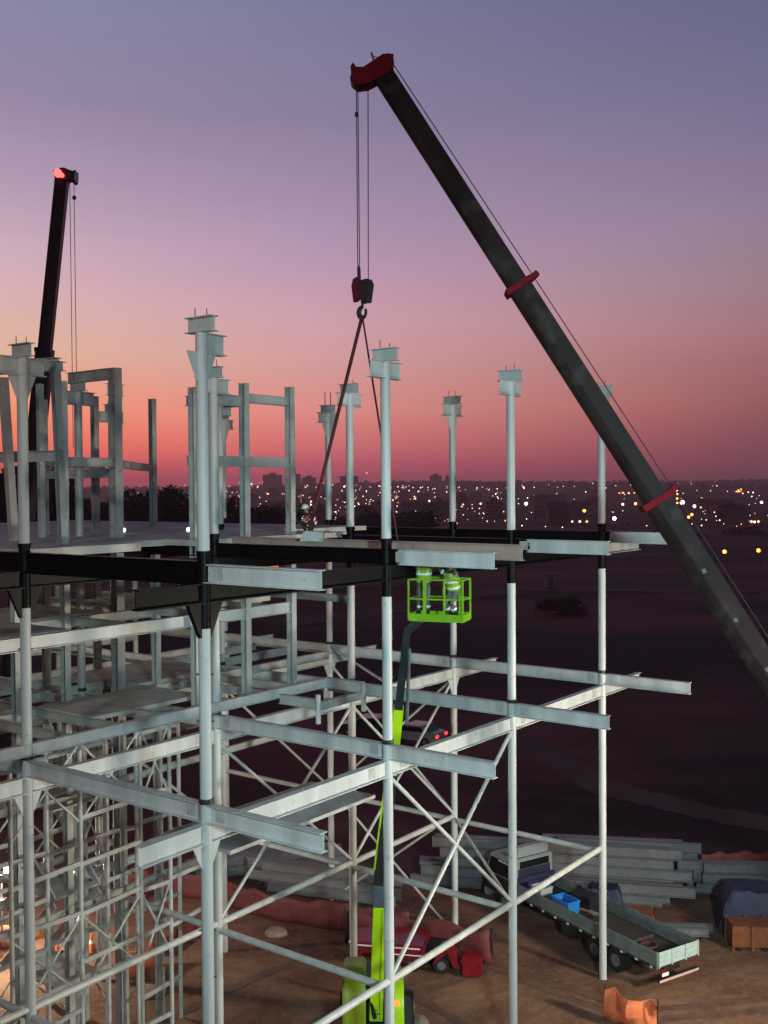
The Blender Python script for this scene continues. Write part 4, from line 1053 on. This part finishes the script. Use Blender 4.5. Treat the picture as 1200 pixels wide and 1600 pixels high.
# floodlight at the left edge
def floodlight():
    c = at_z(4, 1500); o = thing('floodlight', c, 'glaring site floodlight on a stand at the left edge behind the lattice', 'floodlight')
    top = V((c.x, c.y, at_d(4, 1362, c.y).z))
    for k in (0, 2.1, 4.2): MB().tube(c+V((.7*math.cos(k), .7*math.sin(k), 0)), V((c.x, c.y, GZ+1.1)), .025, 8).build('leg', 'rod', o)
    MB().tube(V((c.x, c.y, GZ+.9)), top, .03, 8).build('mast', 'rod', o)
    for dx, dz in ((-.25, 0), (.3, .1), (0, -1.15)):
        h = MB().box(top.x+dx-.2, top.x+dx+.2, top.y-.08, top.y+.08, top.z+dz-.15, top.z+dz+.15).build('lamp_head', 'ring', o, bevel=.01)
        MB().box(top.x+dx-.17, top.x+dx+.17, top.y-.10, top.y-.085, top.z+dz-.12, top.z+dz+.12).build('lens', 'flood', h)
    d = bpy.data.lights.new('floodlight_lamp', 'POINT'); d.energy = 1700; d.color = (1, .93, .76); d.shadow_soft_size = .2
    l = bpy.data.objects.new('floodlight_lamp', d); COL.objects.link(l); l.location = top+V((.3, -.6, .1))
floodlight()
def small_lamp(px, py, d, r, m, label, group=None, cat='lamp', name='work_lamp'):
    o = MB().ball((0, 0, 0), r, 10, 8).build(name, m, smooth=True); o.location = at_d(px, py, d); return tag(o, label, cat, group)
def deck_lamp(px, py, z, label):
    c = at_z(px, py, z); o = thing('work_lamp', c, label, 'lamp', 'work lamps on the deck')
    MB().box(c.x-.09, c.x+.09, c.y-.05, c.y+.05, c.z, c.z+.16).build('housing', 'ring', o); MB().ball((c.x, c.y-.06, c.z+.09), .075, 10, 8).build('bulb', 'lampblue', o)
deck_lamp(194, 832, -1.455, 'bright white work lamp at the edge of the pale deck'); deck_lamp(295, 831, -1.455, 'small white work lamp on the deck beside the large left column')

# ------------------------------------------------------------------ trees
def leaf_crown(seed, h, w, n, low=.15):
    r = random.Random(seed); cl = [(r.gauss(0, w*.26), r.gauss(0, w*.26), h*r.uniform(low+.1, .92), w*r.uniform(.16, .30)) for _ in range(16)]
    m = MB()
    for i in range(n):
        cx, cy, cz, cr = r.choice(cl)
        d = V((r.gauss(0, 1), r.gauss(0, 1), r.gauss(0, 1))).normalized()*cr*r.random()**.4
        p = V((cx, cy, cz))+d; s = w*.035*r.uniform(.6, 1.6)
        a = V((r.gauss(0, 1), r.gauss(0, 1), r.gauss(0, 1))).normalized(); b = a.orthogonal().normalized()
        m.add([p-a*s, p+b*s*.6, p+a*s, p-b*s*.6], [(0, 1, 2, 3)])
    return m
def make_tree(seed, h, w, label):
    o = thing('tree', (0, 0, 0), label, 'tree', 'dark trees on the valley edge')
    leaf_crown(seed, h, w, 2600).build('crown', 'leaf', o)
    r = random.Random(seed); t = MB().tube((0, 0, -.5), (0, 0, h*.35), w*.05, 10, w*.035)
    for k in range(5):
        a = r.uniform(0, 6.28); t.tube((0, 0, h*(.25+.02*k)), (math.cos(a)*w*.26, math.sin(a)*w*.26, h*r.uniform(.55, .8)), w*.025, 6, w*.008)
    t.build('trunk', 'bark', o); return o
protos = [make_tree(s, 10, 11, '') for s in (1, 2, 3)]
used = [False]*3
def tree(px, ptop, pbase, d, label, i, wide=1.0):
    pr_ = protos[i]; o = pr_ if not used[i] else copy_tree(pr_); used[i] = True
    b = at_d(px, pbase, d); t = at_d(px, ptop, d); h = t.z-b.z; s = h/9.4
    o.location = b; o.scale = (s*wide, s*wide, s); o.rotation_euler = (0, 0, R.uniform(0, 6)); o['label'] = label
tree(270, 771, 850, 150, 'rounded dark tree standing behind the left deck, left of the big column', 0, 1.15)
tree(222, 782, 850, 150, 'lower dark tree beside the rounded tree behind the deck', 1, 1.2)
tree(20, 738, 850, 110, 'tall dark tree at the left edge behind the deck', 1, 1.1); tree(75, 748, 850, 115, 'tall dark tree just left of the leaning post', 2, 1.2); tree(-25, 745, 850, 112, 'dark tree cut by the left edge of the view', 0, 1.2)
tree(352, 789, 850, 170, 'dark tree between the big column and the square portal', 2, 1.0); tree(425, 800, 850, 190, 'low spreading dark tree seen through the square portal', 0, 1.7); tree(408, 792, 850, 200, 'dark tree against the left leg of the square portal', 1, 1)
tree(640, 800, 850, 210, 'dark tree just right of the bright column', 1, 1.3); tree(590, 806, 850, 200, 'low dark tree behind the bright column', 2, 1.5); tree(536, 812, 850, 220, 'low dark tree left of the sling column', 2, 1.4)
tree(135, 790, 850, 140, 'dark tree behind the double posts', 2, 1.4); tree(175, 795, 850, 145, 'dark tree behind the portal frame column', 0, 1.3)
tree(885, 938, 972, 150, 'dark round bush on the bare ground right of the middle', 2, 1.5)
tree(1165, 830, 880, 420, 'dark tree below the street lamps at the right edge', 1, 2.2); tree(1085, 842, 880, 400, 'dark tree left of the orange street lamps', 2, 2.4); tree(1010, 838, 880, 430, 'dark tree behind the crane boom', 0, 2.6)
pass
M['rut'] = mat('damp_rut_soil', (.165, .082, .052), .95, .35, 2.5, bump=.5, bscale=7)
for pts in ([(420, 1640), (560, 1560), (760, 1500), (1000, 1580), (1230, 1560)], [(455, 1655), (590, 1572), (770, 1512), (990, 1596), (1230, 1578)], [(250, 1600), (420, 1520), (520, 1485), (620, 1540), (760, 1620)]):
    strip('tyre_rut', trk(pts, 10), .38, 'rut', .016)
# far wooded ridge, one mass
def ridge():
    m = MB(); r = random.Random(9)
    for i in range(2600):
        u = r.uniform(-.42, .42); y = r.uniform(1900, 3350); x = u*y; s = r.uniform(4, 10)
        p = V((x, y, zter(x, y)+r.uniform(0, 4))); a = V((r.gauss(0, 1), r.gauss(0, .4), r.gauss(0, .6))).normalized(); b = a.orthogonal().normalized()
        m.add([p-a*s, p+b*s*.5, p+a*s, p-b*s*.5], [(0, 1, 2, 3)])
    for i in range(1500):
        u = r.uniform(-.42, .42); y = 420*math.exp(r.uniform(0, 1.6)); x = u*y; s = r.uniform(.6, 1.6)
        p = V((x, y, zter(x, y)+r.uniform(0, 1.2))); a = V((r.gauss(0, 1), r.gauss(0, 1), r.gauss(0, .6))).normalized(); b = a.orthogonal().normalized()
        m.add([p-a*s, p+b*s*.5, p+a*s, p-b*s*.5], [(0, 1, 2, 3)])
    o = m.build('woods', 'leaf'); tag(o, 'dark trees covering the far valley slopes between the houses', 'woods', None, 'stuff')
ridge()

# ------------------------------------------------------------------ the far city
def inv_xy(px, py):
    for i in range(300):
        y = 330*math.exp(i/300*2.32); x = (px-600)/1649*y
        if 766+.007*(px-600)*-1-1649*zter(x, y)/y <= py: return y
    return 3300
def inv_y(py):
    """distance at which the terrain shows at picture row py"""
    best = None
    for i in range(240):
        y = 330*math.exp(i/240*2.32); t = 766-1649*zter(0, y)/y
        if t <= py: return y
    return 3200
house_m = []
for k in range(3):
    w, d, h = R.uniform(8, 13), R.uniform(8, 11), R.uniform(5, 8)
    b = MB().box(-w/2, w/2, -d/2, d/2, -3, h); r_ = MB().prism([V((-w/2-.5, -d/2-.5, h+.03)), V((w/2+.5, -d/2-.5, h+.03)), V((0, -d/2-.5, h+2.6))], (0, d+1, 0))
    house_m.append((b, r_))
hp = []
for k, (b, r_) in enumerate(house_m):
    o = thing('house', (0, 0, 0), 'small gabled house among the lights on the far slope', 'house', 'small houses on the far slope')
    wl = b.build('wall', 'house', o); r_.build('roof', 'roof', wl); hp.append(o)
uh = [False]*3
for i in range(110):
    u = R.uniform(-.37, .38); y = 520*math.exp(R.uniform(0, 1.6)); x = u*y; k = R.randrange(3)
    o = hp[k] if not uh[k] else copy_tree(hp[k]); uh[k] = True
    o.location = (x, y, zter(x, y)); o.rotation_euler = (0, 0, R.uniform(0, 3.1)); 
def facade(base, st, by_):
    m = M[base].copy(); m.name = 'tower_facade'; nt = m.node_tree; N = nt.nodes; L = nt.links; b = N['Principled BSDF']
    src = b.inputs['Base Color'].links[0].from_socket
    tc = N.new('ShaderNodeTexCoord'); sp = N.new('ShaderNodeSeparateXYZ'); L.new(tc.outputs['Generated'], sp.inputs[0])
    def ma(op, a, c):
        n = N.new('ShaderNodeMath'); n.operation = op
        for i, x in enumerate((a, c)):
            if isinstance(x, (int, float)): n.inputs[i].default_value = x
            else: L.new(x, n.inputs[i])
        return n.outputs[0]
    u = ma('ABSOLUTE', ma('SUBTRACT', ma('FRACT', ma('MULTIPLY', sp.outputs[0], by_), 0), .5), 0)
    v = ma('ABSOLUTE', ma('SUBTRACT', ma('FRACT', ma('MULTIPLY', sp.outputs[2], st), 0), .5), 0)
    f = ma('MULTIPLY', ma('LESS_THAN', u, .26), ma('LESS_THAN', v, .22))
    mx = N.new('ShaderNodeMixRGB'); L.new(f, mx.inputs[0]); L.new(src, mx.inputs[1]); mx.inputs[2].default_value = (.12, .07, .08, 1)
    L.new(mx.outputs[0], b.inputs['Base Color']); return m
def tower_block(px0, px1, ptop, pbase, d, label, m='tower', storeys=10, bays=5):
    p = at_d((px0+px1)/2, pbase, d); w = (px1-px0)*d/1649; h = (pbase-ptop)*d/1649
    o = thing('apartment_tower', p, label, 'apartment tower', None, R.uniform(-.12, .12))
    MB().box(-w/2, w/2, -w*.3, w*.3, 0, h).build('wall', facade(m, storeys, bays), o, world=False)
    MB().box(-w*.2, w*.2, -w*.12, w*.12, h+.02, h+h*.05+1.2).build('roof_tank', m, o, world=False)
tower_block(412, 440, 742, 790, 2500, 'pale tower block on the skyline left of the portal leg', 'tower2')
tower_block(446, 470, 741, 790, 2400, 'pale skyline tower block inside the square portal, taller', 'tower')
tower_block(472, 494, 746, 790, 2450, 'pale skyline tower block right of the square portal', 'tower2')
tower_block(532, 560, 744, 790, 2350, 'skyline tower block behind the sling column', 'tower2')
tower_block(672, 690, 743, 790, 2600, 'slim skyline block between the bright and far columns', 'tower2'); tower_block(696, 703, 745, 790, 2600, 'thin skyline block beside the slim far column', 'tower2')
tower_block(757, 785, 783, 836, 640, 'wide mauve apartment tower right of the slim far column', 'tower', 9, 4)
tower_block(648, 672, 786, 834, 700, 'mauve apartment tower right of the bright column', 'tower2', 9, 4); tower_block(676, 699, 784, 834, 690, 'mauve apartment tower behind the white lamp', 'tower2', 9, 4)
tower_block(834, 856, 790, 834, 660, 'mauve block between right columns, left of three', 'tower', 8, 4); tower_block(860, 878, 796, 834, 650, 'mauve block between right columns, middle of three', 'tower2', 7, 4); tower_block(882, 930, 803, 834, 640, 'long low mauve block beside the last column', 'tower2', 5, 8)
tower_block(1098, 1190, 826, 852, 560, 'long low building under the lamps at the right edge', 'tower2', 3, 12)
def hut():
    c = at_z(860, 916); o = thing('site_hut', c, 'small pale hut on the dark ground between the right columns', 'hut')
    MB().box(-1.0, 1.0, -1, 1, 0, 2.0).build('wall', 'tower', o, world=False); MB().box(-1.15, 1.15, -1.15, 1.15, 2.01, 2.15).build('roof', 'roof', o, world=False); MB().box(-.4, .4, -1.03, -1.005, 0.05, 1.6).build('door', 'pane', o, world=False)
hut()
# street lamps
lamp_me = {}
def lamp(px, py, d, r, m, label, grp):
    if m not in lamp_me:
        o = MB().ball((0, 0, 0), 1, 8, 6).build('street_lamp', m, smooth=True); lamp_me[m] = o
    else:
        o = lamp_me[m].copy(); COL.objects.link(o)
    o.location = at_d(px, py, d); s = r*.85*d/1649; o.scale = (s, s, s); tag(o, label, 'street lamp', grp); return o
special = [(710, 797, 500, 3.2, 'lampblue', 'big cold white lamp beside the slim far column'), (708, 779, 700, 2.0, 'lampwhite', 'white lamp just above the big cold one by the slim column'),
 (822, 787, 700, 3.0, 'lampblue', 'big bluish lamp left of the crane boom behind the roofs'), (960, 810, 560, 3.4, 'lampblue', 'big bluish lamp right of the last column'),
 (1066, 785, 700, 4.2, 'lampwhite', 'largest white lamp right of the crane boom'), (1085, 791, 680, 3.0, 'lampwhite', 'second large white lamp right of the crane boom'),
 (913, 798, 620, 3.0, 'lamporange', 'orange lamp left of the last column'), (880, 804, 600, 2.4, 'lampwarm', 'warm lamp left of the orange one by the last column'), (993, 787, 650, 2.7, 'lamporange', 'orange lamp close left of the crane boom'),
 (973, 788, 660, 2.2, 'lampwhite', 'white lamp left of the crane boom'), (1137, 803, 560, 3.2, 'lamporange', 'orange lamp between houses near the right edge'), (1076, 808, 560, 2.6, 'lamporange', 'orange lamp right of the crane boom, lower of two'), (1081, 804, 570, 2.6, 'lamporange', 'orange lamp right of the crane boom, upper of two'),
 (1093, 831, 480, 2.4, 'lampwhite', 'white lamp low over the dark trees'), (1126, 831, 480, 2.2, 'lampwhite', 'white lamp low over the trees, further right'), (1190, 785, 700, 2.6, 'lampwhite', 'white lamp close to the right edge'), (1166, 799, 640, 2.4, 'lampwarm', 'warm yellowish lamp near the right edge'),
 (1058, 772, 700, 2, 'lamporange', 'top amber lamp of a short vertical row'), (1058, 779, 700, 2, 'lamporange', 'middle amber lamp of a short vertical row'), (1058, 786, 700, 2, 'lamporange', 'bottom amber lamp of a short vertical row'),
 (1174, 815, 520, 2.3, 'lampwarm', 'left warm lamp of three in a row at right'), (1179, 815.5, 520, 2.5, 'lampwarm', 'middle warm lamp of three in a row at right'), (1185, 815, 520, 2.2, 'lampwarm', 'right warm lamp of three in a row at right'),
 (573, 739, 2200, 1.3, 'lampwarm', 'lone lamp high over the skyline near the sling'), (418, 805, 420, 1.8, 'lamporange', 'amber lamp seen through the square portal'), (436, 820, 330, 2.2, 'lamporange', 'lower amber lamp seen through the square portal'),
 (894, 815, 560, 2, 'lampwarm', 'left lamp of the lit forecourt by the last column'), (906, 815, 560, 2, 'lampwhite', 'middle lamp of the lit forecourt by the last column'), (917, 815, 560, 2, 'lamporange', 'right lamp of the lit forecourt by the last column'),
 (460, 878, 260, 1.8, 'lampwarm', 'small warm lamp under the black beam left of centre'), (1026, 863, 330, 1.2, 'lampwhite', 'tiny white lamp under the white beam ends at right'), (1181, 882, 300, 1.5, 'lampwhite', 'tiny white lamp below the orange street lamps')]
for s in special: lamp(*s, 'brighter lamps in the far city')
for k in range(6): lamp(1148+R.uniform(0, 20), 761+R.uniform(0, 10), 1500, R.uniform(1.6, 2.4), 'lamporange', 'orange lamp in the bright cluster on the right ridge', 'orange lamps on the right ridge')
for k in range(8): lamp(802+k*3.1, 761+R.uniform(-1, 1), 2300, R.uniform(1.3, 2.0), 'lampwhite', 'white lamp in the bright row on the skyline', 'white lamps in a row on the skyline')
for k in range(4): lamp(966+k*9+R.uniform(-2, 2), 771+R.uniform(-1, 1), 1500, R.uniform(1.6, 2.2), 'lamporange', 'orange lamp in the loose row left of the crane boom', 'orange lamps left of the crane boom')
n = 0
while n < 228:
    px = R.uniform(340, 790) if R.random() < .42 else R.uniform(190, 1200); t = R.random()**1.25; top = 757+4*math.sin(px/90)+ (3 if px > 850 else 0); py = top+t*66
    if px > 960 and R.random() < .35: continue
    if py > 800 and px < 800 and R.random() < .6: continue
    d = max(330, inv_xy(px, py+5)*.95); q = R.random()
    m = 'lampwarm' if q < .6 else 'lampwhite' if q < .88 else 'lamporange'
    lamp(px, py, d, R.choice((.75, .85, .95, 1.05, 1.2, 1.6)), m, {'lampwarm': 'tiny warm street lamp among the houses of the far slope', 'lampwhite': 'tiny white street lamp among the houses of the far slope', 'lamporange': 'tiny orange street lamp among the houses of the far slope'}[m], {'lampwarm': 'tiny warm lamps of the far city', 'lampwhite': 'tiny white lamps of the far city', 'lamporange': 'tiny orange lamps of the far city'}[m]); n += 1
def lamp_mass():
    m = MB(); mi = []; r = random.Random(21)
    for i in range(330):
        px = r.uniform(330, 800) if r.random() < .5 else r.uniform(190, 1210); py = 757+3*math.sin(px/90)+r.random()**1.3*60
        if py > 803 and px < 830 and r.random() < .6: continue
        d = max(330, inv_xy(px, py+5)*.95); n0 = len(m.f); m.ball(at_d(px, py, d), r.choice((.5, .6, .7, .85))*d/1649, 6, 4)
        mi += [0 if r.random() < .7 else 1]*(len(m.f)-n0)
    o = m.build('distant_lamps', 'lampwarm'); o.data.materials.append(M['lampwhite'])
    # faces are re-ordered by nothing in build(), so the list lines up
    for p, k in zip(o.data.polygons, mi): p.material_index = k
    tag(o, 'faintest tiny lamps scattered between the brighter ones of the far city', 'city lights', None, 'stuff')
lamp_mass()
def pole_lamp(px, py, pb, d, label):
    b = at_d(px+4, pb, d); h = at_d(px, py, d); o = thing('road_lamp', b, label, 'street lamp', 'orange road lamps at the right edge')
    MB().tube(b, V((b.x, b.y, h.z+.3)), .14, 8).tube(V((b.x, b.y, h.z+.3)), h+V((0, 0, .3)), .1, 8).build('pole', 'pole', o); MB().ball(h, 3.0*d/1649, 10, 8).build('bulb', 'lamporange', o, smooth=True)
pole_lamp(1132, 862, 890, 230, 'left of two orange lamps on poles above the bare ground'); pole_lamp(1185, 860, 890, 230, 'right, brighter orange lamp on a pole at the right edge')
sg = MB().box(-1.6, 1.6, -.1, .1, 0, .95).build('lit_sign', 'sign', bevel=.02); sg.location = at_d(421, 887, 190); tag(sg, 'small orange lit panel under the black beam', 'lit sign')

# ------------------------------------------------------------------ dusk haze over the valley
def haze():
    o = MB().box(-2600, 2600, -120, 3500, -40, 45).build('haze', 'rope'); tag(o, None, None, None, 'stuff')
    m = bpy.data.materials.new('valley_haze'); m.use_nodes = True; N = m.node_tree.nodes; N.clear()
    v = N.new('ShaderNodeVolumePrincipled'); v.inputs['Color'].default_value = (.97, .74, .77, 1); v.inputs['Density'].default_value = 3.6e-4; v.inputs['Anisotropy'].default_value = .6
    out = N.new('ShaderNodeOutputMaterial'); m.node_tree.links.new(v.outputs[0], out.inputs['Volume'])
    o.data.materials.clear(); o.data.materials.append(m)
haze()
print('objects', len(bpy.data.objects))
